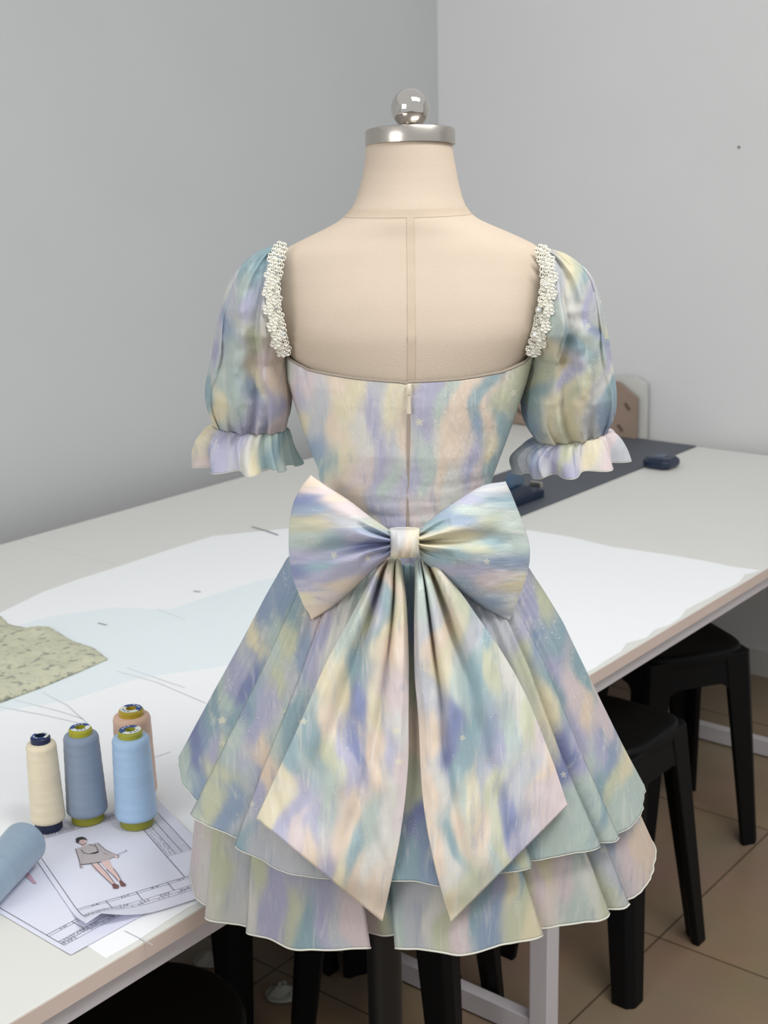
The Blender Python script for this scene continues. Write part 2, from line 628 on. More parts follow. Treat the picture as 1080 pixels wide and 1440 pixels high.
bm = bmesh.new()
fv = [bm.verts.new((p[0], p[1], TZ + .0016)) for p in cp_]
bm.faces.new(fv)
bmesh.ops.triangulate(bm, faces=bm.faces[:])
for _ in range(4):
    bmesh.ops.subdivide_edges(bm, edges=bm.edges[:], cuts=1, use_grid_fill=True)
cxy = np.mean(cp_, axis=0)
for v in bm.verts:
    edge = min(np.hypot(v.co.x - (a + (b - a) * s)[0], v.co.y - (a + (b - a) * s)[1])
               for a, b in zip(cp_, cp_[1:] + cp_[:1]) for s in np.linspace(0, 1, 7))
    h = min(1, edge / .03)
    v.co.z = TZ + .0028 + .010 * h * (1.0 + .9 * float(fbm(v.co.x * 18, v.co.y * 18, 5)))
geom = bmesh.ops.extrude_face_region(bm, geom=bm.faces[:])
for v in [g_ for g_ in geom['geom'] if isinstance(g_, bmesh.types.BMVert)]:
    pass
for v in bm.verts:
    pass
me = bpy.data.meshes.new('folded_cloth')
bmesh.ops.recalc_face_normals(bm, faces=bm.faces)
bm.to_mesh(me); bm.free()
n2 = len(me.vertices)
me.polygons.foreach_set('use_smooth', [True] * len(me.polygons))
me.materials.append(swatch_mat())
sw = bpy.data.objects.new('folded_cloth', me); COL.objects.link(sw)
so = sw.modifiers.new('solid', 'SOLIDIFY'); so.thickness, so.offset = .0014, -1
tag(sw, 'pale green printed cloth lying folded on the table at the left', 'cloth')


# ------------------------------------------------------------------ printed sheets
class Page:
    def __init__(s, name, bl, br, z, w, h, label, curl, left=None):
        s.o = T(*bl, z); q = T(*br, z)
        s.x = (q - s.o) / np.linalg.norm(q - s.o)
        if left is not None:
            yy = T(*left, z) - s.o
            s.x = np.array([yy[1], -yy[0]]) / np.linalg.norm(yy)
        s.y = np.array([-s.x[1], s.x[0]])
        s.w, s.h, s.z, s.curl = w, h, z, curl
        nu, nv = 60, 44
        mb = MB(); vs = []; fs = []
        for k in (0, 1):
            for j in range(nv + 1):
                for i in range(nu + 1):
                    vs.append(s.pt(w * i / nu, h * j / nv, -.0004 * k))
        st = (nu + 1) * (nv + 1)
        for j in range(nv):
            for i in range(nu):
                a = j * (nu + 1) + i
                fs.append((a, a + 1, a + nu + 2, a + nu + 1))
                fs.append((st + a, st + a + nu + 1, st + a + nu + 2, st + a + 1))
        rim = [i for i in range(nu + 1)] + [j * (nu + 1) + nu for j in range(1, nv + 1)] + \
              [nv * (nu + 1) + i for i in range(nu - 1, -1, -1)] + [j * (nu + 1) for j in range(nv - 1, 0, -1)]
        for a, b in zip(rim, rim[1:] + rim[:1]):
            fs.append((a, st + a, st + b, b))
        s.obj = mb.add(vs, fs).build(name, M_sheet)
        tag(s.obj, label, 'paper', 'printed design sheets')

    def pt(s, u, v, dz=0):
        p = s.o + s.x * u + s.y * v
        return (p[0], p[1], s.z + s.curl(u / s.w, v / s.h) + dz)

    def uv(s, px, py):
        d = T(px, py, s.z) - s.o
        return float(d @ s.x), float(d @ s.y)

    def line(s, mb, pts, w=.0009, n=10, dz=.0006):
        for (u0, v0), (u1, v1) in zip(pts[:-1], pts[1:]):
            l = math.hypot(u1 - u0, v1 - v0)
            if l < 1e-6: continue
            nx_, ny_ = -(v1 - v0) / l * w / 2, (u1 - u0) / l * w / 2
            k = max(1, min(n, int(l / .006)))
            vs = []
            for i in range(k + 1):
                t = i / k
                u, v = u0 + (u1 - u0) * t, v0 + (v1 - v0) * t
                vs += [s.pt(u - nx_, v - ny_, dz), s.pt(u + nx_, v + ny_, dz)]
            mb.add(vs, [(2 * i, 2 * i + 2, 2 * i + 3, 2 * i + 1) for i in range(k)])

    def fill(s, mb, poly, dz=.0008):
        mb.add([s.pt(u, v, dz) for u, v in poly], [tuple(range(len(poly)))])

    def scribble(s, mb, u0, v0, u1, rows, rh, rnd, w=.0011):
        for r_ in range(rows):
            u = u0
            v = v0 - r_ * rh
            while u < u1:
                l = rnd.uniform(.0015, .004)
                s.line(mb, [(u, v), (min(u + l, u1), v + rnd.uniform(-.0003, .0003))], w, 2)
                u += l + rnd.uniform(.0008, .003)


def curl1(a, b):
    c = .016 * max(0, 1 - (math.hypot((a - .10) * 1.1, b * 1.6)) / .40) ** 2
    c += .007 * max(0, 1 - b / .20) ** 2 * max(0, 1 - a * .9) * (.6 + .4 * math.sin(a * 7 + 1))
    return c


pg2 = Page('design_sheet', (100, 1343), (210, 1302), TZ + .0016, .21, .297,
           'lower printed design sheet sticking out from under the one with the sketched figure',
           lambda a, b: .0008 * max(0, 1 - b / .15) ** 2, left=(0, 1284))
pg = Page('design_sheet', (122, 1313), (310, 1254), TZ + .0034, .21, .297,
          'printed design sheet with a sketched girl in a short dress, lying on top', curl1)


def rect_lines(P, mb, u0, v0, u1, v1, w=.0009):
    P.line(mb, [(u0, v0), (u1, v0), (u1, v1), (u0, v1), (u0, v0)], w, 20)


def form_print(P, seed, figure):
    rnd = random.Random(seed)
    mb = MB()
    W, Hh = P.w, P.h
    u0, u1, v0, v1 = .007, W - .007, .023, .270
    vt, um = .060, .157
    P.line(mb, [(u0, v0), (u0, v1)], .0007, 30)
    P.line(mb, [(u0, v1), (u1, v1)], .0006, 30)
    P.line(mb, [(u0, v1 + .010), (u1, v1 + .010)], .0005, 30)
    P.line(mb, [(u0, vt), (u1, vt)], .0007, 30)
    P.line(mb, [(u0, vt - .005), (u1, vt - .005)], .0005, 30)
    P.line(mb, [(u0, .036), (u1, .036)], .0005, 30)
    P.line(mb, [(u0, .029), (u1, .029)], .0004, 30)
    P.line(mb, [(u0, v0), (u1, v0)], .0005, 30)
    for u in (.046, .088, .132):
        P.line(mb, [(u, vt), (u, .036)], .0007)
    P.line(mb, [(u0 + .019, .036), (u0 + .019, v0)], .0007)
    for u in (.07, .12, .165):
        P.line(mb, [(u, .029), (u, v0)], .0005)
    P.line(mb, [(um, vt), (um, v1)], .0009, 30)
    # specification column
    for k in range(34):
        v = .125 + k * .0042
        P.line(mb, [(um + .013, v), (u1 - .009, v)], .0004, 4)
    for u in (um + .013, um + .023, u1 - .009):
        P.line(mb, [(u, .125), (u, v1)], .0006, 30)
    P.line(mb, [(um, .125), (u1 - .009, .125)], .0005)
    for k in range(24):
        P.scribble(mb, um + .002, .130 + k * .0042, um + .012, 1, .004, rnd, .0009)
    for u in (.026, .066, .108, .145):
        P.scribble(mb, u, vt - .0025, u + .011, 1, .003, rnd, .0013)
    P.scribble(mb, u0 + .002, .034, u0 + .017, 4, .0029, rnd, .0010)
    P.scribble(mb, u0 + .021, .0345, u0 + .045, 3, .0028, rnd, .0009)
    for k in range(5):
        P.scribble(mb, .055 + k * .028, .0345 - .0015 * (k % 2), .068 + k * .028, 2, .0032, rnd, .0010)
        P.scribble(mb, .050 + k * .028, .0265, .060 + k * .028, 1, .003, rnd, .0010)
    for k in range(8):
        P.scribble(mb, u0 + .002, v1 + .003 + .0022 * k, um - .02, 1, .004, rnd, .0008)
    mb.build('printed_form', M_ink, P.obj, smooth=False)


form_print(pg, 3, True)
form_print(pg2, 4, False)

# sketched figure on the top sheet, drawn from measured points
M_skin = mat('sketch_skin', (224, 196, 192), .8)
M_grey = mat('sketch_grey_dress', (186, 178, 180), .8)
M_hair = mat('sketch_hair', (62, 58, 62), .8)
M_shoe = mat('sketch_shoe', (120, 84, 84), .8)


def Q(x, y):                                            # crop pixels (60..320, 1150..1350 at 4.154x) to page coordinates
    return pg.uv(60 + x / 4.154, 1150 + y / 4.154)


def fillq(name, polys, m, dz=.0008):
    mb = MB()
    for p in polys:
        pg.fill(mb, [Q(*a) for a in p], dz)
    return mb.build(name, m, pg.obj, smooth=False)


sk = fillq('sketch_figure', [
    [(212, 150), (236, 162), (254, 150), (262, 130), (240, 120), (212, 132)],
    [(226, 158), (250, 156), (252, 172), (226, 174)],
    [(280, 268), (318, 262), (372, 322), (420, 385), (404, 392), (345, 335), (300, 300)],
    [(340, 262), (384, 240), (412, 300), (438, 330), (456, 370), (444, 376), (408, 332), (372, 300)],
    [(192, 184), (205, 180), (222, 230), (234, 290), (222, 296), (214, 250)],
    [(300, 152), (320, 150), (370, 195), (440, 226), (436, 238), (372, 212), (328, 190)]], M_skin)
fillq('sketch_dress', [
    [(215, 180), (236, 172), (262, 158), (305, 154), (324, 190), (330, 206), (300, 215), (262, 216), (236, 210)],
    [(236, 208), (262, 216), (322, 200), (420, 232), (392, 244), (340, 262), (290, 272), (228, 278)],
    [(194, 186), (212, 176), (232, 206), (230, 288), (218, 276), (206, 226)],
    [(300, 154), (322, 152), (362, 186), (424, 222), (416, 232), (362, 210), (326, 190)]], M_grey, .0010)
fillq('sketch_hair', [[(196, 148), (192, 128), (206, 118), (232, 114), (252, 122), (262, 136), (240, 130), (218, 134), (210, 152)]], M_hair, .0012)
fillq('sketch_shoe', [[(404, 392), (420, 386), (446, 400), (444, 416), (414, 418)], [(446, 374), (458, 368), (488, 394), (484, 404), (458, 404)]], M_shoe, .0012)
mb = MB()
for ln in ([(430, 222), (490, 197)], [(486, 192), (492, 200)], [(224, 190), (240, 206), (262, 216), (300, 214), (324, 198), (312, 172), (270, 160)],
           [(222, 278), (290, 270), (340, 262)], [(192, 184), (214, 252), (222, 296), (240, 296)], [(320, 150), (372, 196), (446, 226), (440, 240)],
           [(280, 268), (345, 338), (404, 392)], [(412, 300), (440, 334), (460, 372)], [(372, 305), (412, 340), (440, 372)],
           [(318, 264), (372, 322), (420, 385)], [(210, 150), (236, 164), (258, 148)], [(226, 146), (240, 143)]):
    pg.line(mb, [Q(*a) for a in ln], .0008, 4, .0014)
mb.build('sketch_outline', M_ink, pg.obj, smooth=False)
# a sketched leg that shows on the lower sheet beside the lying spool
mb = MB()
pg2.fill(mb, [pg2.uv(*a) for a in ((29, 1219), (33, 1219), (44, 1232), (52, 1243), (47, 1243), (38, 1235))])
mb.build('sketch_leg', mat('sketch_pink', (206, 168, 184), .8), pg2.obj, smooth=False)


# ------------------------------------------------------------------ thread spools
def thread_mat(name, c):
    m = bpy.data.materials.new(name)
    m.use_nodes = True
    nt = m.node_tree; b = nt.nodes['Principled BSDF']
    tc = nt.nodes.new('ShaderNodeTexCoord')
    w = nt.nodes.new('ShaderNodeTexWave'); w.bands_direction = 'Z'
    w.inputs['Scale'].default_value = 420; w.inputs['Distortion'].default_value = 1.5; w.inputs['Detail Scale'].default_value = .5
    n = nt.nodes.new('ShaderNodeTexNoise'); n.inputs['Scale'].default_value = 1; n.inputs['Detail'].default_value = 3
    mp = nt.nodes.new('ShaderNodeMapping'); mp.inputs['Scale'].default_value = (6, 6, 90)
    nt.links.new(tc.outputs['Object'], mp.inputs[0]); nt.links.new(mp.outputs[0], n.inputs['Vector'])
    r = nt.nodes.new('ShaderNodeMix'); r.data_type = 'RGBA'
    r.inputs[6].default_value = lin(*[x * .92 for x in c]); r.inputs[7].default_value = lin(*[min(255, x * 1.06) for x in c])
    nt.links.new(n.outputs['Fac'], r.inputs[0]); nt.links.new(r.outputs[2], b.inputs['Base Color'])
    bp = nt.nodes.new('ShaderNodeBump'); bp.inputs['Strength'].default_value = .3; bp.inputs['Distance'].default_value = .0006
    nt.links.new(tc.outputs['Object'], w.inputs['Vector']); nt.links.new(w.outputs['Fac'], bp.inputs['Height'])
    nt.links.new(bp.outputs[0], b.inputs['Normal'])
    b.inputs['Roughness'].default_value = .42
    b.inputs['Sheen Weight'].default_value = .2
    return m


M_lab_blue = mat('label_blue', (32, 74, 140), .45)
M_lab_white = mat('label_white', (232, 236, 226), .45)
M_lab_print = mat('label_print', (210, 214, 222), .5)


def spool(px, py, rb, rt, h, c, tube_c, label, rot=None, spin=0.0, z=TZ + .0008, foot=.0155):
    p = at_z(px, py, z)
    root = empty('thread_spool', (p[0], p[1], z), label, 'thread spool')
    tm = mat('spool_tube', tube_c, .35, var=.04)
    prof = []
    z0, z1 = (.014 if foot > .01 else .002), h - .010
    prof += [(rb * .55, z0), (rb - .004, z0), (rb - .0012, z0 + .001), (rb, z0 + .004)]
    nk = 60
    for k in range(1, nk):
        t = k / nk
        # each lay of the crosswound thread makes a faint step
        prof.append((rb + (rt - rb) * t + .00012 * math.sin(t * 46) + .00008 * math.sin(t * 17 + 1), z0 + .004 + (z1 - z0 - .010) * t))
    prof += [(rt, z1 - .006), (rt - .0015, z1 - .002), (rt - .004, z1), (rt * .5, z1 + .0008)]
    prof = [(max(r, 0), q) for r, q in prof]
    R = rot
    body = MB().lathe(prof, 56).build('thread', thread_mat('thread', c), root, local=True, sharp=60)
    ro = rb * .80
    tb = MB().lathe([(ro - .004, 0), (ro, .001), (ro, foot), (ro - .006, foot)], 40)
    tu = tb.build('tube_foot', mat('spool_tube_foot', tuple(x * .86 for x in tube_c), .45, var=.04), root, local=True)
    rc = rt * .66
    top = MB().lathe([(rc, h - .014), (rc, h - .0025), (rc - .0015, h - .0008), (rc - .003, h), (.0075, h), (.0075, h - .012), (.001, h - .012)], 40)
    tu2 = top.build('tube_cap', tm, root, local=True)

    def disc(a0, a1, r0, r1, zz, mb):
        n = 24
        vs = []
        for k in range(n + 1):
            a = a0 + (a1 - a0) * k / n
            vs += [(r0 * math.cos(a), r0 * math.sin(a), zz), (r1 * math.cos(a), r1 * math.sin(a), zz)]
        mb.add(vs, [(2 * k, 2 * k + 1, 2 * k + 3, 2 * k + 2) for k in range(n)])
        return mb
    r1 = rc - .0022
    disc(spin, spin + math.pi, .0078, r1, h + .0003, MB()).build('label_half', M_lab_blue, tu2, local=True, smooth=False)
    disc(spin + math.pi, spin + 2 * math.pi, .0078, r1, h + .0003, MB()).build('label_half', M_lab_white, tu2, local=True, smooth=False)
    mp_ = MB()
    for q in range(3):
        a = spin + .9 + .45 * q
        disc(a, a + .28, r1 * .66, r1 * .84, h + .0005, mp_)
    mp_.build('label_print', M_lab_print, tu2, local=True, smooth=False)
    mp_ = MB()
    for q in range(3):
        a = spin + math.pi + .8 + .5 * q
        disc(a, a + .3, r1 * .66, r1 * .80, h + .0005, mp_)
    mp_.build('label_print', M_lab_blue, tu2, local=True, smooth=False)
    if rot is not None:
        root.rotation_euler = rot
    return root


OL, YE = (170, 168, 40), (206, 196, 44)
spool(69, 1164, .0248, .0215, .146, (232, 220, 192), (26, 36, 74), 'cream thread spool on dark navy tube, standing leftmost', spin=2.4, z=TZ + .0041)
spool(124, 1152, .030, .0255, .147, (134, 150, 172), (168, 166, 40), 'grey blue thread spool standing between the cream spool and light blue spool', spin=.5, z=TZ + .0041)
spool(193, 1158, .0305, .0270, .149, (166, 196, 228), (160, 162, 52), 'light blue thread spool standing on the printed design sheet', spin=.9, z=TZ + .0041)
spool(194, 1124, .0305, .0280, .149, (222, 184, 160), (180, 156, 40), 'peach thread spool mostly hidden behind the light blue one', spin=-.6, z=TZ + .0041)
# lying spool: axis along the table, foot towards the frame edge
ls = spool(0, 1240, .0310, .0275, .15, (142, 164, 184), (186, 186, 48), 'steel blue thread spool lying on its side at the left', spin=.5, foot=.004)
pa, pb = T(38, 1187, TZ + .031), T(-22, 1252, TZ + .031)
dirv = Vector((pb[0] - pa[0], pb[1] - pa[1], 0)).normalized()
qv = (dirv + Vector((0, 0, -.02))).to_track_quat('Z', 'Y')
ls.rotation_euler = qv.to_euler()
ls.location = (pa[0], pa[1], TZ + .0365)

# ------------------------------------------------------------------ things at the back of the table
cb = T(930, 655, TZ + .0043)
rt_ = empty('pin_box', (cb[0], cb[1], TZ + .0043), 'small navy box with a pale panel on the dark mat end', 'box')
mb = MB()
w2, dpt, hh = .075, .045, .03
sec = lambda x, s_: [(x * s_, -dpt * s_, 0), (x * s_, dpt * s_, 0)]
secs = []
for z_, s_ in ((0, .92), (.006, 1.0), (hh - .010, 1.0), (hh, .80)):
    ring = []
    for (x, y) in ((-1, -.6), (-.7, -1), (.7, -1), (1, -.6), (1, .6), (.7, 1), (-.7, 1), (-1, .6)):
        q = RT @ Vector((x * w2 * .62 * s_, y * dpt * s_, z_))
        ring.append((cb[0] + q.x, cb[1] + q.y, TZ + .0043 + z_))
    secs.append(ring)
mb.loft(secs).build('body', M_navy, rt_, smooth=False, bevel=.002)
q = RT @ Vector((0, 0, 0))
MB().box((cb[0], cb[1], TZ + .0043 + hh + .0008), (.045, .03, .0016), RT).build('panel', M_navy2, rt_, smooth=False)

cb = T(730, 706, TZ + .0043)
rt_ = empty('tape_dispenser', (cb[0], cb[1], TZ + .0043), 'dark navy tape dispenser on the mat, half hidden behind the bow', 'tape dispenser')
prof = [(-.085, 0), (.09, 0), (.09, .022), (.06, .03), (.035, .026), (.01, .05), (-.03, .056), (-.07, .05), (-.085, .03)]
mb = MB()
secs = []
for s_ in (-.028, -.024, .024, .028):
    k = 1 if abs(s_) < .027 else .93
    ring = []
    for x, z_ in prof:
        qv_ = RT @ Vector((x * k, s_, 0))
        ring.append((cb[0] + qv_.x, cb[1] + qv_.y, TZ + .0043 + z_ * k))
    secs.append(ring)
mb.loft(secs).build('body', M_navy, rt_, smooth=False, bevel=.002)
RX = RT @ Matrix.Rotation(math.pi / 2, 3, 'X')
MB().lathe([(.012, -.012), (.03, -.012), (.03, .012), (.012, .012)], 28, (cb[0] + (RT @ Vector((-.025, 0, 0))).x, cb[1] + (RT @ Vector((-.025, 0, 0))).y, TZ + .062), RX).build('tape_roll', M_navy2, rt_)
qv_ = RT @ Vector((.085, 0, 0))
MB().box((cb[0] + qv_.x, cb[1] + qv_.y, TZ + .036), (.012, .036, .016), RT).build('cutter', M_brush, rt_, smooth=False)

# boards leaning on the end wall
def on_plane(px, py, a):
    r = np.array(ray(px, py)); t = a / (r[0] * d1[0] + r[1] * d1[1]); return r * t + np.array([0, 0, H])


def upright(name, pix, a, th, m, parent=None, zmin=TZ + .0005):
    ps = []
    for px, py in pix:
        q = on_plane(px, py, a)
        ps.append((float(q[0]), float(q[1]), max(float(q[2]), zmin)))
    n = len(ps)
    vs = ps + [(x + d1[0] * th, y + d1[1] * th, z) for x, y, z in ps]
    fs = [tuple(range(n)), tuple(range(n, 2 * n))[::-1]] + [(i, n + i, n + (i + 1) % n, (i + 1) % n) for i in range(n)]
    return MB().add(vs, fs).build(name, m, parent, smooth=False)


cbd = upright('cardboard', [(690, 640), (690, 552), (700, 540), (740, 536), (868, 537), (895, 560), (893, 640)], A_END - .02, .012, M_card, None, TZ + .0046)
tag(cbd, 'brown cardboard panel with a cut corner standing at the end of the table', 'cardboard')
M_slot = mat('cardboard_slot', (100, 84, 74), .9)
for px, py in ((882, 572), (872, 602), (730, 578)):
    q = on_plane(px, py, A_END - .0207)
    R_ = Vector((-d1[0], -d1[1], 0)).to_track_quat('Z', 'Y').to_matrix() @ Matrix.Rotation(.7, 3, 'Z')
    MB().box(q, (.012, .028, .001), R_).build('slot', M_slot, cbd, smooth=False)
pbd = upright('backing_board', [(684, 640), (686, 540), (700, 531), (892, 531), (908, 541), (906, 640)], A_END + .012, .018, M_white_board)
tag(pbd, 'pale board standing against the wall just behind the brown cardboard panel', 'board')


# ------------------------------------------------------------------ stools
def seat_ring(c, ux, uy, hx, r, z, n=48, e=4.0):
    out = []
    for k in range(n):
        a = 2 * math.pi * k / n
        ca, sa = math.cos(a), math.sin(a)
        x = math.copysign(abs(ca) ** (2 / e), ca) * hx
        y = math.copysign(abs(sa) ** (2 / e), sa) * hx
        out.append((c[0] + ux[0] * x + uy[0] * y, c[1] + ux[1] * x + uy[1] * y, z))
    return out


def stool(center, ang, foot_half, seat_half, h, label, e=4.0):
    """moulded plastic stool: dished seat, deep arched apron, four broad flaring legs"""
    root = empty('plastic_stool', (center[0], center[1], 0), label, 'stool', 'black plastic stools')
    ux = (math.cos(ang), math.sin(ang)); uy = (-math.sin(ang), math.cos(ang))
    c = (0, 0)
    mb = MB()
    prof = [(.93, h - .035), (1.0, h - .03), (1.005, h - .012), (.985, h - .003), (.94, h), (.8, h - .003), (.5, h - .006), (.06, h - .007)]
    secs = [seat_ring(c, ux, uy, seat_half * s_, 0, z_, e=e) for s_, z_ in prof]
    mb.loft(secs)
    mb.build('seat', M_stool, root, local=True, sharp=50)
    if e < 3:                                            # rounded seat: the legs stand further in
        foot_half, seat_half = foot_half * .84, seat_half * .74
    # apron with an arch on every side
    za = h - .02
    for side in range(4):
        a = ang + side * math.pi / 2
        vx = (math.cos(a), math.sin(a)); vy = (-math.sin(a), math.cos(a))
        n = 20
        secs = []
        for k in range(n + 1):
            s_ = -1 + 2 * k / n
            low = h - .085 - .085 * max(0, abs(s_) - .45) / .55 * (max(0, abs(s_) - .45) / .55)
            w_ = seat_half * .82
            fo, fi = seat_half * .97, seat_half * .90
            dl = (h - low) / h * (foot_half - seat_half)
            secs.append([(vx[0] * (fo) + vy[0] * s_ * w_, vx[1] * fo + vy[1] * s_ * w_, za),
                         (vx[0] * (fo + dl) + vy[0] * s_ * w_, vx[1] * (fo + dl) + vy[1] * s_ * w_, low),
                         (vx[0] * (fi + dl) + vy[0] * s_ * w_, vx[1] * (fi + dl) + vy[1] * s_ * w_, low),
                         (vx[0] * fi + vy[0] * s_ * w_, vx[1] * fi + vy[1] * s_ * w_, za)])
        mb = MB().loft(secs)
        mb.build('apron', M_stool, root, local=True, smooth=False)
    for sx in (-1, 1):
        for sy in (-1, 1):
            mb = MB(); secs = []
            for t in np.linspace(0, 1, 9):
                half = seat_half * .99 + (foot_half - seat_half) * t
                wid = .074 - .026 * t
                z_ = (h - .012) * (1 - t)
                o_ = half
                # angular corner leg, folded around the corner
                ring = [(o_ - wid, o_), (o_ - .014, o_), (o_, o_ - .014), (o_, o_ - wid), (o_ - .016, o_ - wid), (o_ - .030, o_ - .030), (o_ - wid, o_ - .016)]
                pts_ = []
                for x, y in ring:
                    X, Yq = sx * x, sy * y
                    pts_.append((ux[0] * X + uy[0] * Yq, ux[1] * X + uy[1] * Yq, z_))
                secs.append(pts_)
            mb.loft(secs)
            mb.build('leg', M_stool, root, local=True, smooth=False, bevel=.003)
    return root


def stool_from_feet(p, q, side, h, inset, label):
    """two neighbouring feet measured on the floor; side = +1 when the stool lies to the left of p->q"""
    P, Qf = at_z(*p, 0), at_z(*q, 0)
    d = Qf - P; L_ = np.linalg.norm(d)
    n = np.array([-d[1], d[0]]) / L_ * side
    c = (P + Qf) / 2 + n * L_ / 2
    return stool((float(c[0]), float(c[1])), math.atan2(d[1], d[0]), L_ / 2, L_ / 2 - inset, h, label)


stool_from_feet((889, 1425), (998, 1318), 1, .535, .045, 'black plastic stool tucked under the table just right of the skirt')
stool_from_feet((893, 1222), (1070, 1186), 1, .52, .03, 'black plastic stool farthest right under the table, behind the nearer one')
st_ = stool_from_feet((412, 1490), (655, 1545), 1, .48, .03, 'black plastic stool under the table behind the middle of the skirt hem')
st_.location.x -= .024 * d1[0]; st_.location.y -= .024 * d1[1]
fp = at_z(350, 1462, 0); fd = fp / np.linalg.norm(fp)
st_ = stool((float(fp[0] + fd[0] * .235), float(fp[1] + fd[1] * .235)), math.atan2(fd[1], fd[0]) + math.pi / 4, .166, .14, .48, 'black plastic stool under the table with legs showing below the left hem')
st_.location.x -= .03 * d1[0]; st_.location.y -= .03 * d1[1]
# near stool at the lower left, round seat
c_ = at_z(194, 1436, .53)
stool((float(c_[0]), float(c_[1])), .4, .165, .150, .53, 'black stool with a rounded seat at the bottom left under the table edge', e=2.0)

# wooden stool far under the table, one leg seen below the hem
f0 = at_z(641, 1380, 0)
wroot = empty('wooden_stool', (float(f0[0]) - .02, float(f0[1]) + .16, 0), 'wooden stool with an orange brown leg showing under the hem', 'stool')
wx, wy = float(f0[0]) - .02, float(f0[1]) + .16
MB().lathe([(.0, .40), (.14, .40), (.15, .405), (.15, .425), (.145, .43), (0, .43)], 40, (wx, wy, 0)).build('seat', M_wood, wroot)
for k in range(3):
    a = -math.pi / 2 + k * 2 * math.pi / 3 + .12
    lg = MB().tube([(wx + .09 * math.cos(a), wy + .09 * math.sin(a), .40), (wx + .16 * math.cos(a), wy + .16 * math.sin(a), .012)], .016, 14, .0125).build('leg', M_wood, wroot)
    MB().lathe([(.0125, 0), (.014, .002), (.014, .013), (.012, .014)], 14, (wx + .161 * math.cos(a), wy + .161 * math.sin(a), 0)).build('foot_cap', M_rubber, lg)

# scraps of cloth on the floor
for px, py, s_, sd, lb in ((298, 1352, .04, 3, 'pale scrap of cloth on the floor beside the table stretcher, left'), (398, 1400, .035, 9, 'small pale scrap of cloth on the floor near the stool leg')):
    p = at_z(px, py, 0)
    vs, fs = [], []
    n = 14
    for j in range(n):
        for i in range(n):
            u, v = i / (n - 1) - .5, j / (n - 1) - .5
            k = 1 + .25 * float(vnoise(i * .2, j * .2, sd)); rr_ = max(abs(u), abs(v)) / (math.hypot(u, v) + 1e-6); u, v = u * rr_, v * rr_
            vs.append((p[0] + 2.2 * s_ * u * k, p[1] + 1.6 * s_ * v * k, .004 + .035 * max(0, .25 - u * u - v * v) * 2 * (1 + 1.6 * float(vnoise(i * .55, j * .55, sd + 4)))))
    for j in range(n - 1):
        for i in range(n - 1):
            fs.append((j * n + i, j * n + i + 1, (j + 1) * n + i + 1, (j + 1) * n + i))
    o = MB().add(vs, fs).build('cloth_scrap', M_scrap)
    sm = o.modifiers.new('solid', 'SOLIDIFY'); sm.thickness = .0015
    tag(o, lb, 'cloth', 'cloth scraps on the floor')

# ------------------------------------------------------------------ dress form
YD = 1.60
BODY = np.array([  # py, left px, right px, half depth, centre shift, exponent
    (197, 517, 635, .049, .0225, 2.0), (203, 515, 637, .050, .022, 2.0), (225, 513, 640, .051, .021, 2.0), (240, 511, 643, .052, .020, 2.0), (258, 507, 646, .054, .018, 2.0),
    (275, 502, 650, .057, .016, 2.0), (290, 495, 655, .060, .013, 2.0), (300, 487, 661, .062, .012, 2.0), (310, 475, 672, .064, .010, 2.05),
    (320, 456, 693, .065, .009, 2.1), (330, 434, 716, .066, .008, 2.1), (338, 417, 733, .067, .006, 2.15), (346, 401, 749, .068, .004, 2.2),
    (354, 391, 760, .070, .003, 2.2), (365, 386, 766, .073, .002, 2.25), (385, 384, 769, .079, .0, 2.3), (420, 386, 767, .088, -.004, 2.35), (460, 392, 760, .096, -.006, 2.35),
    (500, 409, 741, .099, -.003, 2.25), (550, 421, 724, .098, 0, 2.2), (590, 433, 710, .094, .002, 2.15), (620, 444, 698, .091, .003, 2.1), (660, 457, 682, .082, .004, 2.1), (700, 466, 673, .076, .004, 2.1), (750, 474, 669, .068, .003, 2.05),
    (800, 482, 664, .066, .003, 2.1), (880, 478, 672, .070, 0, 2.2), (960, 474, 680, .078, 0, 2.2), (1010, 482, 672, .076, 0, 2.2)], float)


def body_at(py):
    py = np.asarray(py, float)
    return [np.interp(py, BODY[:, 0], BODY[:, i]) for i in range(1, 6)]


def superring(xl, zl, xr, zr, d, sh, e, n, off=0.0):
    """ring through the two silhouette points; returns arrays"""
    a = np.linspace(0, 2 * np.pi, n, endpoint=False)
    ca, sa = np.cos(a), np.sin(a)
    cx, hw = (xl + xr) / 2, (xr - xl) / 2 + off
    X = cx + hw * np.sign(ca) * np.abs(ca) ** (2 / e)
    Yv = YD + sh - (d + off) * np.sign(sa) * np.abs(sa) ** (2 / e)
    Z = (zl + zr) / 2 + (zr - zl) / 2 * (X - cx) / hw
    return X, Yv, Z


form = empty('dress_form', (float(at_y(577, 1000, YD)[0]), YD, 0), 'linen covered dress form on a black pole, seen from the back', 'dress form')
mb = MB(); secs = []
pys = np.concatenate([np.arange(197, 400, 5), np.arange(400, 1011, 14)])
for py in pys:
    l, r, d, sh, e = body_at(py)
    xl, zl = at_y(l, py, YD); xr, zr = at_y(r, py, YD)
    zm = (zl + zr) / 2
    X, Yv, Z = superring(xl, zm, xr, zm, d, sh, e, 96)
    secs.append(list(zip(X, Yv, Z)))
mb.loft(secs)
mb.build('torso', M_linen, form, sharp=80)


def back_y(px, py, off=0.0):
    """depth of the form's back at a photo-measured point"""
    l, r, d, sh, e = body_at(py)
    c, hw = (l + r) / 2, (r - l) / 2 * (1 + off * 1.2 / .15)
    t = np.clip(np.abs((np.asarray(px, float) - c) / hw), 0, .9995)
    return YD + sh - (d + off) * (1 - t ** e) ** (1 / e)


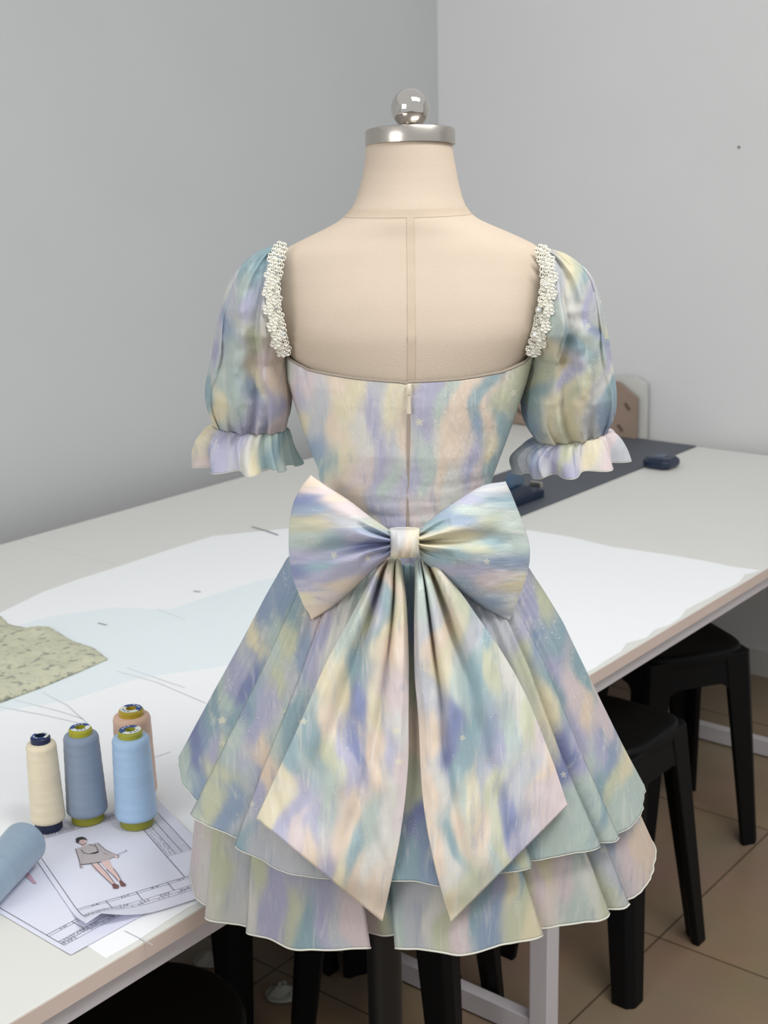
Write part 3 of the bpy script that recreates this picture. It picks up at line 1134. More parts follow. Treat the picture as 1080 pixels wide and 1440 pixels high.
# centre back seam and neck seam tapes
mb = MB(); vs = []
ys = np.arange(303, 530, 6)
for py in ys:
    for px in (570.5, 580.5):
        Y = float(back_y(px, py)) - .0005
        l, r, d, sh, e = body_at(py)
        x, z = at_y(px, py, YD)
        vs.append((float(x) * 1.0, Y, float(z)))
mb.add(vs, [(2 * i, 2 * i + 1, 2 * i + 3, 2 * i + 2) for i in range(len(ys) - 1)])
mb.build('seam_tape', M_seam, form)
mb = MB(); secs = []
for py in (292, 296, 300, 303):
    l, r, d, sh, e = body_at(py)
    xl, zl = at_y(l, py, YD); xr, zr = at_y(r, py, YD); zm = (zl + zr) / 2
    X, Yv, Z = superring(xl, zm, xr, zm, d, sh, e, 96, .0005)
    secs.append(list(zip(X, Yv, Z)))
mb.loft(secs, cap=False).build('neck_seam', M_seam, form)
# neck cap and knob
cx, cz = at_y(577, 201, YD + .022)
tilt = Matrix.Rotation(-.10, 3, 'X')
capc = (float(cx), YD + .022, float(cz))
rc = .0525
cap = MB().lathe([(rc - .004, -.004), (rc - .0002, -.003), (rc, 0), (rc, .0125), (rc - .001, .0145), (rc - .003, .0155), (0.0, .0162)], 72, capc, tilt).build('neck_cap', M_brush, form, sharp=30)
kx, kz = at_y(577, 152.5, YD + .022)
rk = 27 / 1886 * 1.58
MB().lathe([(.014, .010), (.0115, .016), (.0105, .020), (.0115, .026)], 40, capc, None).build('knob_stem', M_chrome, cap)
knob = MB().lathe([(rk * math.sin(math.pi * k / 40), -rk * math.cos(math.pi * k / 40)) for k in range(41)], 64, (float(kx), YD + .022, float(kz))).build('knob', M_chrome, cap, sharp=180)
# stand
px0, _ = at_y(541, 1380, YD)
zb = float(at_y(575, 1010, YD)[1])
MB().lathe([(.0235, .03), (.0235, zb + .01)], 32, (float(px0), YD, 0)).build('stand_pole', M_pole, form)
MB().lathe([(.0, 0), (.10, 0), (.105, .004), (.105, .012), (.095, .02), (.04, .028), (.034, .05), (.0, .05)], 48, (float(px0), YD, 0)).build('stand_base', M_pole, form)

# ------------------------------------------------------------------ dress: dyed colour fields
PAL = dict(Y=(236, 228, 200), P=(238, 221, 203), K=(228, 215, 216), L=(192, 192, 216), B=(160, 178, 202), D=(142, 152, 192), T=(160, 187, 195),
           M=(200, 214, 208), G=(205, 208, 214), S=(212, 215, 190), W=(228, 227, 221))
DYE = dict(
    bodice="405,520,M;415,535,K;432,540,K;450,560,G;470,520,P;475,560,Y;465,600,P;470,640,Y;490,690,P;520,510,G;510,560,L;520,605,L;505,640,K;520,690,P;525,722,Y;548,540,Y;555,580,P;545,640,M;545,685,L;560,725,L;590,530,L;600,560,L;592,600,M;585,650,L;590,690,K;600,722,M;625,540,M;650,530,P;635,590,P;620,640,P;640,672,W;610,680,K;680,540,T;680,572,B;668,620,L;690,600,Y;695,560,P;715,540,S;710,580,T;700,640,T;680,660,K;727,520,S;425,600,Y;430,560,G;445,640,B;462,662,T;440,600,G;420,545,L;532,640,L;540,600,G;500,600,W;490,540,Y;535,520,Y;660,560,P;605,640,M",
    sleeve_left="375,360,T;355,365,T;340,385,G;365,395,M;335,405,W;330,430,L;375,420,L;345,450,B;375,455,S;300,480,W;312,490,L;350,500,M;380,510,K;370,522,Y;360,540,B;330,550,M;305,570,Y;360,572,L;385,580,L;395,590,K;290,540,T;355,430,G;325,465,G;395,545,P;320,520,M",
    ruffle_left="285,620,M;300,622,Y;300,645,K;325,630,L;318,640,D;345,640,L;372,640,W;362,625,L;405,635,T;395,620,M;312,608,Y;385,650,Y;350,655,G;415,650,M",
    sleeve_right="785,365,Y;795,375,S;805,395,T;815,370,K;800,420,W;810,440,W;825,440,L;840,470,S;830,470,B;770,450,M;790,470,T;812,480,M;765,505,Y;775,515,L;755,540,S;760,555,T;745,580,B;790,560,Y;775,590,Y;800,540,S;830,520,W;850,530,T;845,580,B;820,590,G;785,590,S;740,600,T;825,500,L;795,580,Y;812,560,Y;770,400,G;785,420,W;840,440,G",
    ruffle_right="725,640,S;740,645,G;760,640,L;780,650,L;800,662,L;790,630,S;820,640,Y;845,630,K;865,635,G;770,670,G;830,660,W;812,670,L;755,630,B",
    loop_left="430,680,P;450,690,K;430,705,D;440,715,B;470,700,P;500,715,K;530,740,S;425,738,S;445,735,Y;420,760,M;460,760,T;490,755,L;420,780,L;425,800,D;450,795,T;480,780,L;520,765,D;430,822,L;470,810,L;500,795,L;435,840,Y;460,840,K;490,820,P;445,865,P;480,735,G;520,745,B",
    loop_right="690,690,G;702,700,T;660,700,L;690,730,S;660,732,B;630,720,B;610,735,T;700,760,T;730,760,M;640,750,Y;680,770,S;720,790,B;610,758,Y;640,780,T;660,800,L;690,815,K;730,820,Y;700,850,B;720,850,W;650,820,B;665,715,M;712,730,M",
    knot="552,750,G;560,765,P;570,752,Y;578,765,W;587,772,M;584,748,P;555,778,Y",
    tail_left="540,820,P;560,830,P;555,800,S;530,850,T;545,880,Y;560,920,P;560,980,K;515,850,L;505,870,S;490,890,M;510,930,T;470,960,Y;470,1000,P;490,960,Y;465,1050,S;430,1010,M;420,1050,T;450,1030,T;515,980,D;505,1050,D;490,1080,L;530,1000,Y;520,1050,P;525,1090,P;555,1050,W;550,1062,L;560,1100,K;400,1080,Y;380,1150,Y;410,1130,L;400,1170,L;440,1140,L;450,1110,M;420,1180,K;490,1140,P;480,1180,P;440,1200,P;520,1160,M;540,1130,W;500,1200,T;490,1230,Y;530,1220,W;510,1255,P;540,1270,P;470,1220,L",
    tail_right="590,830,M;600,860,G;610,810,Y;585,930,K;620,890,P;640,850,S;630,920,Y;660,900,G;655,840,T;690,930,S;680,880,T;670,950,T;640,970,M;600,960,G;720,970,W;745,1020,K;730,1000,S;630,1010,D;650,1020,T;625,1060,D;645,1070,T;680,1050,B;700,1030,M;770,1100,K;790,1130,K;760,1070,P;740,1090,G;730,1140,D;690,1060,L;600,1050,P;605,1130,P;620,1090,W;660,1120,M;655,1160,P;670,1110,Y;700,1120,S;640,1190,T;690,1170,P;715,1190,S;735,1190,L;610,1200,P;630,1220,W;640,1280,Y;700,1220,M;650,1240,S",
    skirt="420,800,S;410,830,T;390,830,B;370,870,B;360,900,Y;340,920,G;440,870,K;430,900,B;410,890,S;390,900,M;450,900,L;470,890,W;395,950,S;360,980,T;350,970,D;338,985,D;330,960,L;320,1000,M;300,1010,T;285,1030,B;275,1050,D;255,1080,M;300,1060,L;295,1090,S;330,1030,T;320,1080,S;350,1050,M;370,1000,L;390,980,L;410,960,G;400,1010,M;390,1050,P;420,1000,T;380,1090,P;360,1100,L;270,1130,B;300,1130,S;320,1140,B;290,1170,M;345,1150,G;350,1190,T;385,1200,G;578,820,T;578,880,B;578,960,S;578,1040,P;580,1100,S;590,1150,D;600,1190,B;575,1220,T;760,840,S;740,870,L;760,900,B;790,900,T;750,930,S;760,990,Y;775,970,T;800,970,K;790,930,L;830,960,T;820,1000,P;840,1020,K;800,1040,L;780,1060,D;790,1030,L;830,1060,L;840,1060,B;870,1070,Y;860,1100,S;895,1110,M;845,1120,T;820,1100,M;810,1130,M;790,1150,M;830,1150,M;760,1170,T;720,1190,T;740,1180,S;870,1130,M;700,900,G;500,1100,G;640,1000,L;500,880,M;660,1100,T",
    hem="275,1210,K;280,1230,W;320,1200,S;340,1240,G;365,1220,S;350,1265,W;400,1240,L;385,1290,L;430,1260,S;430,1230,L;450,1300,T;475,1280,L;490,1310,G;510,1290,K;530,1300,K;560,1260,T;545,1300,S;570,1310,M;590,1260,G;600,1310,G;640,1300,S;660,1310,K;680,1270,T;690,1250,L;700,1290,B;720,1220,Y;735,1210,T;740,1270,S;755,1290,Y;780,1210,Y;770,1250,K;800,1230,K;810,1270,M;830,1180,M;840,1220,W;850,1240,S;880,1160,B;870,1190,G;900,1150,G;915,1180,P;900,1190,K;860,1160,T;620,1280,W")


def dye(key, PX, PY, flow='v', wav=1.0):
    ctr = [q.split(',') for q in DYE[key].split(';')]
    cx_ = np.array([float(a) for a, b, c in ctr]); cy_ = np.array([float(b) for a, b, c in ctr])
    cc = np.array([PAL[c] for a, b, c in ctr], float)
    shp = PX.shape
    x, y = PX.ravel().astype(float), PY.ravel().astype(float)
    if flow == 'v':
        x2 = x + wav * (46 * vnoise(x / 170, y / 62, 11) + 16 * vnoise(x / 60, y / 36, 13) + 5 * fbm(x / 9, y / 80, 21))
        y2 = y + wav * (34 * vnoise(x / 30, y / 150, 41) + 18 * vnoise(x / 7, y / 130, 51))
        sx_, sy_ = 1.0, .33
    else:
        x2 = x + wav * (26 * vnoise(x / 150, y / 30, 41) + 16 * vnoise(x / 130, y / 8, 51))
        y2 = y + wav * (10 * vnoise(x / 60, y / 80, 11) + 5 * fbm(x / 60, y / 12, 21))
        sx_, sy_ = .36, 1.0
    out = np.zeros((len(x), 3)); ws = np.zeros(len(x))
    for i in range(len(cx_)):
        d2_ = ((x2 - cx_[i]) * sx_) ** 2 + ((y2 - cy_[i]) * sy_) ** 2
        w = 1 / (d2_ + 45) ** 2.5
        out += w[:, None] * s2l(cc[i])[None]
        ws += w
    return (out / ws[:, None]).reshape(shp + (3,))


def cloth_grid(name, X, Yv, Z, PX, PY, key, m, parent, wrap=False, flow='v', thick=.0012, smooth=True, sub=False, rgb=None):
    """rows x columns arrays -> one cloth mesh with dye colours and a pattern UV map"""
    nv, nu = X.shape
    off = wloc(parent)
    co = np.stack([X - off.x, Yv - off.y, Z - off.z], -1).reshape(-1, 3)
    fs = []
    cols = nu if wrap else nu - 1
    for j in range(nv - 1):
        for i in range(cols):
            i2 = (i + 1) % nu
            fs.append((j * nu + i, (j + 1) * nu + i, (j + 1) * nu + i2, j * nu + i2))
    me = bpy.data.meshes.new(name)
    me.from_pydata(co.tolist(), [], fs)
    c = dye(key, PX, PY, flow).reshape(-1, 3) if rgb is None else rgb.reshape(-1, 3)
    at = me.color_attributes.new('dye', 'FLOAT_COLOR', 'POINT')
    at.data.foreach_set('color', np.concatenate([c, np.ones((len(c), 1))], 1).astype(np.float32).ravel())
    uvl = me.uv_layers.new(name='pattern')
    li = np.zeros(len(me.loops), dtype=np.int64)
    me.loops.foreach_get('vertex_index', li)
    U, V = PX.ravel() / 100, -PY.ravel() / 100
    if flow == 'h':
        U, V = PY.ravel() / 100, PX.ravel() / 100
    # a little unroll so that the print does not slide along the folds
    uvl.data.foreach_set('uv', np.stack([U[li], V[li]], 1).astype(np.float32).ravel())
    me.polygons.foreach_set('use_smooth', [True] * len(me.polygons))
    me.materials.append(m)
    o = bpy.data.objects.new(name, me)
    COL.objects.link(o)
    o.parent = parent
    if thick:
        s_ = o.modifiers.new('solid', 'SOLIDIFY'); s_.thickness, s_.offset = thick, 0
    return o


wx_, wz_ = at_y(573, 765, YD)
dress = empty('dress', (float(wx_), YD, float(wz_)), 'pastel watercolour puff sleeve dress with a big back bow, worn by the dress form', 'dress')


def pl(pts, y):                                          # piecewise outline x(y)
    pts = sorted(pts, key=lambda q: q[1])
    return np.interp(y, [q[1] for q in pts], [q[0] for q in pts])


# ---- bodice
NECK = [(396, 486), (402, 494), (410, 498), (440, 507), (500, 513), (570, 517.5), (572, 519), (576, 517), (640, 514), (700, 508), (735, 499), (748, 488), (752, 480)]
BL = [(398, 470), (402, 500), (404, 530), (418, 575), (432, 620), (447, 654), (455, 700), (457, 735), (453, 775)]
BR = [(757, 470), (748, 500), (739, 535), (724, 580), (708, 625), (691, 672), (686, 710), (686, 735), (690, 775)]
n_a, n_v = 260, 110
ang = np.linspace(0, 2 * np.pi, n_a, endpoint=False)
PXg = np.zeros((n_v, n_a)); PYg = np.zeros((n_v, n_a)); Xg = PXg.copy(); Yg = PXg.copy(); Zg = PXg.copy()
for j in range(n_v):
    v = j / (n_v - 1)
    # top edge follows the neckline
    xr_ = 576 + 176 * np.cos(ang)
    top = np.interp(xr_, [q[0] for q in NECK], [q[1] for q in NECK])
    py = top + (775 - top) * v
    l, r = pl(BL, py), pl(BR, py)
    bl_, br_, d, sh, e = body_at(py)
    d = np.maximum(d, .076)
    ca, sa = np.cos(ang), np.sin(ang)
    e = 2.25
    cxp, hw = (l + r) / 2, (r - l) / 2
    px = cxp + hw * np.sign(ca) * np.abs(ca) ** (2 / e)
    dd = (d + .007) * np.sign(sa) * np.abs(sa) ** (2 / e)
    # princess seams and small drag lines
    for (xa, ya, xb, yb) in ((432, 512, 482, 690), (702, 510, 664, 690)):
        xs = xa + (xb - xa) * (py - ya) / (yb - ya)
        dd = dd - .0026 * np.exp(-((px - xs) / 3.0) ** 2) * (sa > 0)
    dd = dd + .0022 * fbm(px / 26, py / 60, 71) * (sa > 0) + .0014 * fbm(px / 60, py / 11, 73) * np.clip((py - 600) / 100, 0, 1) * (sa > 0)
    dd = dd - .003 * np.exp(-((px - 571.5) / 2.2) ** 2) * (sa > 0)
    x, z = at_y(px, py, YD)
    Xg[j], Zg[j], Yg[j], PXg[j], PYg[j] = x, z, YD + sh - dd, px, py
bod = cloth_grid('bodice', Xg, Yg, Zg, PXg, PYg, 'bodice', M_bodice, dress, wrap=True)
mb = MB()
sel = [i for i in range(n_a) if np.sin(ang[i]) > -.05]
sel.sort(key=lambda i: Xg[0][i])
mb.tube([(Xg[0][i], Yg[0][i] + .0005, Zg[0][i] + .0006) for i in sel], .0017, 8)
mb.build('neckline_shade_line', M_neck_shade, bod)  # thin dark tube drawn in place of the shaded neckline edge


def bod_y(px, py):
    l, r = pl(BL, py), pl(BR, py)
    _, _, d, sh, e = body_at(py)
    d = np.maximum(d, .076)
    t = np.clip(abs((px - (l + r) / 2) / ((r - l) / 2)), 0, .999)
    return YD + float(sh) - (float(d) + .007) * (1 - t ** 2.25) ** (1 / 2.25)


# ---- zipper
mb = MB()
vs = []
ys = np.arange(520, 752, 6)
for py in ys:
    for px in (569.8, 573.2):
        x, z = at_y(px, py, YD)
        vs.append((float(x), bod_y(px, py) + .0006, float(z)))
mb.add(vs, [(2 * i, 2 * i + 1, 2 * i + 3, 2 * i + 2) for i in range(len(ys) - 1)])
zp = mb.build('zipper', M_zip, dress)
mb = MB()
zpt = lambda py, px=572, o_=.003: (float(at_y(px, py, YD)[0]), bod_y(px, py) - o_, float(at_y(px, py, YD)[1]))
mb.tube([zpt(518, o_=.004), zpt(524, o_=.006), zpt(531, o_=.004)], .0028, 10)
a = zpt(534, o_=.0055); b = zpt(557, o_=.004)
mb.tube([a, tuple((Vector(a) + Vector(b)) / 2), b], .0013, 10, .0028)
mb.build('zip_pull', M_pull, zp)

# ---- sleeves
SL = dict(
    left=dict(ch=[((397, 346), (386, 346)), ((396, 356), (362, 355)), ((395, 370), (344, 369)), ((394, 385), (331, 384)), ((395, 402), (321, 403)), ((396, 422), (314, 424)),
                  ((398, 445), (308, 448)), ((400, 472), (303, 475)), ((404, 498), (299, 500)), ((406, 520), (294, 522)), ((408, 545), (290, 547)), ((407, 570), (292, 568)),
                  ((405, 588), (297, 584)), ((402, 603), (302, 597))],
              rf=[((402, 604), (302, 598)), ((406, 612), (293, 603)), ((410, 626), (283, 614)), ((415, 640), (279, 630)), ((420, 652), (281, 650))], s=-1),
    right=dict(ch=[((756, 349), (768, 349)), ((757, 358), (794, 357)), ((758, 372), (815, 371)), ((759, 387), (829, 386)), ((758, 404), (837, 404)), ((757, 424), (843, 424)),
                   ((755, 447), (848, 447)), ((751, 475), (853, 474)), ((746, 500), (857, 499)), ((742, 522), (861, 522)), ((738, 548), (864, 546)), ((736, 572), (864, 570)),
                   ((740, 597), (860, 588)), ((755, 620), (853, 604))],
               rf=[((754, 621), (853, 605)), ((743, 625), (860, 607)), ((730, 634), (867, 615)), ((722, 646), (873, 628)), ((728, 664), (876, 642))], s=1))


def chords(ch, t):
    n = len(ch)
    k = np.linspace(0, 1, n)
    I = [np.interp(t, k, [c[0][q] for c in ch]) for q in (0, 1)]
    O = [np.interp(t, k, [c[1][q] for c in ch]) for q in (0, 1)]
    return I, O


def smooth_ch(ch, n):
    """Catmull-Rom through the chords"""
    P = np.array([[*a, *b] for a, b in ch], float)
    P = np.vstack([2 * P[0] - P[1], P, 2 * P[-1] - P[-2]])
    out = []
    m = len(ch) - 1
    for q in np.linspace(0, m - 1e-6, n):
        i = int(q); f = q - i
        p0, p1, p2, p3 = P[i:i + 4]
        out.append(.5 * (2 * p1 + (p2 - p0) * f + (2 * p0 - 5 * p1 + 4 * p2 - p3) * f * f + (3 * p1 - p0 - 3 * p2 + p3) * f ** 3))
    return np.array(out)


for sd, S in SL.items():
    n_v, n_a = 130, 220
    C = smooth_ch(S['ch'], n_v)
    ang = np.linspace(0, 2 * np.pi, n_a, endpoint=False)      # 0 = inner border, pi = outer silhouette, pi/2 = towards the camera
    A_ = [np.zeros((n_v, n_a)) for _ in range(5)]
    for j in range(n_v):
        ix, iy, ox, oy = C[j]
        v = j / (n_v - 1)
        ca, sa = np.cos(ang), np.sin(ang)
        wgt = (1 + ca) / 2
        px = ox + (ix - ox) * wgt
        py = oy + (iy - oy) * wgt
        dep = np.interp(v, [0, .06, .18, .4, .6, .8, .93, 1], [.012, .024, .044, .058, .062, .062, .050, .040])
        # the inner border lies on the back of the form, the rest swings out to the arm
        yb = float(back_y(np.clip(ix, 392, 760), min(iy, 560), .004)) - YD
        yb *= np.interp(v, [0, .5, .68, .8], [1, 1, .45, 0])
        fo = 0
        # gathers: deep vertical folds growing to the cuff, short ones at the shoulder
        ph = ang * 7 + 3.0 * fbm(ang * 1.2 + 3, np.full_like(ang, v * 1.6), 81)
        ph2 = ang * 14 + 1.5 * np.sin(v * 9)
        am = np.interp(v, [0, .12, .3, .6, .85, 1], [.001, .008, .011, .012, .011, .004])
        fo = am * (1.4 * np.abs(np.cos(ph / 2)) ** 1.35 - 1.0) + np.interp(v, [0, .1, .25, .8, .93, 1], [.002, .004, .0012, .0012, .005, .006]) * np.cos(ph2)
        fo = fo + .010 * fbm(px / 34, py / 40, 91 if sd == 'left' else 95) * np.sin(np.pi * v)
        x, z = at_y(px, py, YD)
        vis = np.clip(sa, -1, 1)
        Yv = YD + yb * np.clip(wgt, 0, 1) ** 2.2 - (dep + fo * 1.0) * np.sign(sa) * np.abs(sa) ** .8
        x = x + fo * .45 * (-ca) * (-S['s']) * (np.abs(ca) < .93)
        A_[0][j], A_[1][j], A_[2][j], A_[3][j], A_[4][j] = x, Yv, z, px, py
    sl = cloth_grid('sleeve', *A_, 'sleeve_' + sd, M_organza, dress, wrap=True)
    sl['label'] = 'puff sleeve on the %s of the photo' % sd
    SPX, SPY = proj(A_[0], A_[1], A_[2])
    keep = (np.sin(ang) > -.3)[None, :] & np.ones((n_v, 1), bool)
    SPX, SPY, SYY = SPX[keep], SPY[keep], A_[1][keep]
    # ruffle below the elastic
    n_v, n_a = 36, 300
    C = smooth_ch(S['rf'], n_v)
    ang = np.linspace(0, 2 * np.pi, n_a, endpoint=False)
    A_ = [np.zeros((n_v, n_a)) for _ in range(5)]
    for j in range(n_v):
        ix, iy, ox, oy = C[j]
        v = j / (n_v - 1)
        a2 = ang + .07 * v * np.sin(9 * ang + 1)
        ca, sa = np.cos(a2), np.sin(a2)
        wgt = (1 + ca) / 2
        fo = (.0022 + .0075 * v) * (1 + .9 * vnoise(ang * 1.6, ang * 0 + 5, 63)) * np.cos(9 * ang + 1.7 * fbm(ang * 1.3, ang * 0 + 2, 61)) + .003 * v * np.cos(17 * ang + 2) + .003 * (1 - v) * np.cos(26 * ang)
        px = ox + (ix - ox) * wgt
        bulge = np.sin(np.pi * np.clip(v, 0, 1)) * 0
        py = oy + (iy - oy) * wgt - v * (3 * np.clip(sa, 0, 1)) + v * 2 * np.cos(9 * ang)
        dep = .040 + .024 * v
        x, z = at_y(px, py, YD)
        cxr = at_y((ix + ox) / 2, (iy + oy) / 2, YD)[0]
        r_in = abs(float(at_y(ix, iy, YD)[0] - cxr)) + 1e-6
        x = cxr + (x - cxr) * (1 + (fo - .004 * v) / r_in)
        Yv = YD - (dep + fo) * sa
        A_[0][j], A_[1][j], A_[2][j], A_[3][j], A_[4][j] = x, Yv, z, px, py
    rf = cloth_grid('cuff_ruffle', *A_, 'ruffle_' + sd, M_organza, sl, wrap=True, thick=.001)
    # rolled hem of the ruffle
    MB().tube([(A_[0][-1][i], A_[1][-1][i], A_[2][-1][i]) for i in list(range(n_a)) + [0]], .0006, 6).build('hem_edge', M_hem, sl)

    # ---- lace trim along the border of the neckline
    path = [(395, 346), (391, 362), (388, 380), (385, 398), (386, 416), (387, 434), (390, 452), (393, 470), (397, 486), (402, 500)] if sd == 'left' else \
           [(760, 350), (765, 365), (769, 382), (769, 400), (766, 418), (763, 436), (759, 454), (755, 470), (750, 486), (746, 500)]
    Pp = np.array(path, float)
    ln = np.concatenate([[0], np.cumsum(np.hypot(*np.diff(Pp, axis=0).T))])
    rnd = random.Random(5 if sd == 'left' else 6)
    mb = MB(); seq = []
    nf = 13

    def lace_pt(px, py, out_):
        l, r, d, sh, e = body_at(py)
        px_c = min(max(px, l + 5), r - 5)
        Y = float(back_y(px_c, py, .006)) - .006 - out_
        near_ = np.argsort((SPX - px) ** 2 + (SPY - py) ** 2)[:24]
        dist_ = math.sqrt((SPX[near_[0]] - px) ** 2 + (SPY[near_[0]] - py) ** 2)
        if dist_ < 6:
            Y = min(Y, float(SYY[near_].min()) - .002 - out_)
        x, z = at_y(px, py, Y)
        return Vector((float(x), Y, float(z)))
    for k in range(nf):
        s_ = ln[-1] * (k + .3) / nf
        px = np.interp(s_, ln, Pp[:, 0]) + rnd.uniform(-1, 1); py = np.interp(s_, ln, Pp[:, 1])
        for q, (ox_, rr) in enumerate(((0, .0072), (S['s'] * 9 * (1 if k % 2 else .55), .0056))):
            c0 = lace_pt(px + ox_, py + (2 if q else 0), .002 + .001 * q)
            npet = 6 if q == 0 else 5
            a0 = rnd.uniform(0, 1)
            for p_ in range(npet):
                a = a0 + 2 * math.pi * p_ / npet
                pc = c0 + Vector((math.cos(a), -.15, math.sin(a))) * rr * .72
                ring = []
                for w_ in range(11):
                    t = 2 * math.pi * w_ / 10
                    ring.append(pc + Vector((math.cos(t), .12 * math.sin(t * 2), math.sin(t))) * rr * .42)
                mb.tube(ring, .00062, 5)
                mb.add([pc] + [pc + (q_ - pc) * .98 for q_ in ring[:-1]], [(0, 1 + w_, 1 + (w_ + 1) % 10) for w_ in range(10) if w_ % 3])
            mb.lathe([(0, -.0011), (.0010, -.0004), (.0010, .0004), (0, .0011)], 8, c0)
        if k in (1, 4, 7, 10, 13):
            seq.append(lace_pt(px - S['s'] * rnd.uniform(2, 5), py, .006))
    lc = mb.build('lace_trim', M_lace, dress)
    for c0 in seq:
        R_ = (Vector((rnd.uniform(-.5, .5), -1, rnd.uniform(-.2, .6)))).to_track_quat('Z', 'Y').to_matrix()
        MB().lathe([(0, -.0003), (.0024, -.0002), (.0026, .0002), (0, .0006)], 14, c0, R_).build('sequin', M_sequin, lc)

# ---- skirt
UP_L = [(457, 755), (430, 770), (404, 792), (374, 845), (345, 900), (300, 982), (268, 1042), (247, 1082)]
UP_R = [(688, 755), (716, 775), (741, 800), (768, 842), (793, 884), (848, 1002), (880, 1066), (906, 1118)]
LO_L = [(440, 800), (415, 830), (370, 885), (320, 985), (285, 1070), (268, 1140), (259, 1244)]
LO_R = [(706, 800), (735, 835), (780, 900), (835, 1010), (876, 1090), (905, 1150), (928, 1202)]
BND = [310, 377, 497, 578, 720, 820, 857]
_c, _h = 593.0, 335.0
B_back = [math.acos(max(-1, min(1, (x - _c) / _h))) for x in BND][::-1]      # 0 .. pi, right to left
_e = 2 * math.pi - .55
B_front = [math.pi + .45 + (_e - math.pi - .45) * k / 5 for k in range(6)]
BOUNDS = B_back + B_front + [B_back[0] + 2 * math.pi]


# each panel: radial level at its first and last edge (0 = lies over its neighbour, -1 = tucked under it)
LEVEL = [(0, -1), (0, -1), (0, 0), (-1, -1), (0, 0), (-1, 0)]


def skirt_tier(name, L_, R_, y_hem_near, depths, m, key, amp, n_v=130, parent=None, inset=0.0, ph=0.0, n=620):
    Lp, Rp = np.array(L_, float), np.array(R_, float)
    ll = np.concatenate([[0], np.cumsum(np.hypot(*np.diff(Lp, axis=0).T))]); ll /= ll[-1]
    lr = np.concatenate([[0], np.cumsum(np.hypot(*np.diff(Rp, axis=0).T))]); lr /= lr[-1]
    z_near = float(at_y(578, y_hem_near, YD - depths[-1])[1])
    panels = []
    for i in range(len(BOUNDS) - 1):
        r0, r1 = LEVEL[i] if i < len(LEVEL) else ((-1, 0) if i < len(BOUNDS) - 2 else (-.3, -.5))
        mm_ = max(14, int(n * (BOUNDS[i + 1] - BOUNDS[i]) / (2 * math.pi)))
        panels.append((BOUNDS[i], BOUNDS[i + 1], np.linspace(0, 1, mm_), r0, r1, i))
    rows = []
    for j in range(n_v):
        t = j / (n_v - 1)
        xl, zl = at_y(np.interp(t, ll, Lp[:, 0]), np.interp(t, ll, Lp[:, 1]), YD)
        xr, zr = at_y(np.interp(t, lr, Rp[:, 0]), np.interp(t, lr, Rp[:, 1]), YD)
        cx, hw = (xl + xr) / 2, (xr - xl) / 2 - inset
        d = np.interp(t, np.linspace(0, 1, len(depths)), depths) - inset
        z0 = at_y(573, 765, YD)[1]
        zb = z0 + (z_near - z0) * t
        row = []
        for a, b, s_, r0, r1, i in panels:
            ov = min(.075, .26 * (b - a)) * t ** .8
            th = a - ov + (b - a + 2 * ov) * s_
            sm = s_ * s_ * (3 - 2 * s_)
            lev = r0 + (r1 - r0) * sm
            wd = np.clip((b - a) / .42, .6, 1.2)
            am = amp * (.10 + .90 * t ** 1.1)
            dl = am * lev + am * wd * (.30 * np.sin(np.pi * s_) + .16 * np.sin(3 * np.pi * s_ + i) * np.sin(np.pi * s_)) + .12 * am
            dl = dl + .0026 * (1 - t) * np.cos(70 * th) + .005 * t * fbm(th * 7 + ph, np.full(len(th), t * 1.5), 17)
            ca, sa = np.cos(th), np.sin(th)
            X = cx + (hw + dl) * ca
            Yv = YD - (d + dl) * sa
            zs = (zl + zr) / 2 + (zr - zl) / 2 * ca
            wz = np.where(sa > 0, np.abs(sa) ** 1.8, 0)
            Z = zs + (zb - zs) * wz + .004 * t * t * vnoise(th * 9, th * 0 + 3, 23)
            sb = np.abs(sa)
            px, py = proj(cx + hw * ca, YD - d * sb, zs + (zb - zs) * sb ** 1.8)
            row.append(np.stack([X, Yv, Z, px, py]))
        full = []
        for k, q in enumerate(row):
            nx_ = row[(k + 1) % len(row)]
            full.append(q)
            for w in (.25, .5, .75):
                full.append((q[:, -1:] * (1 - w) + nx_[:, :1] * w))
        rows.append(np.concatenate(full, 1))
    R_all = np.stack(rows)                                   # rows x 5 x columns
    A_ = [R_all[:, k, :] for k in range(5)]
    o = cloth_grid(name, *A_, key, m, parent, wrap=True, thick=.0008)
    nc = A_[0].shape[1]
    ring = [(A_[0][-1][i], A_[1][-1][i], A_[2][-1][i]) for i in list(range(nc)) + [0]]
    return o, ring, A_


UP_D = [.086, .112, .130, .146, .160, .173, .185, .196]
up, ring_u, AU = skirt_tier('skirt_tier', UP_L, UP_R, 1236, UP_D, M_organza, 'skirt', .034, parent=dress)
up['label'] = 'shorter upper layer of the skirt'
MB().tube(ring_u, .0007, 6).build('hem_edge', M_hem, up)
lo, ring_l, AL = skirt_tier('skirt_tier', LO_L, LO_R, 1334, [.088, .105, .122, .140, .158, .172, .185, .200], M_organza2, 'hem', .038, parent=dress, inset=.006, ph=4)
lo['label'] = 'longer lower layer of the skirt with a sheer hem'
MB().tube(ring_l, .0013, 6).build('hem_edge', M_hem, lo)
LI_L = [(445, 800), (420, 835), (378, 890), (330, 990), (298, 1075), (284, 1130), (276, 1180)]
LI_R = [(700, 800), (728, 840), (770, 905), (824, 1015), (862, 1090), (885, 1135), (897, 1160)]
li, ring_i, AI = skirt_tier('skirt_lining', LI_L, LI_R, 1262, [.080, .096, .110, .125, .140, .150, .162, .172], M_lining, 'hem', .024, parent=dress, inset=.012, ph=8, n_v=60)


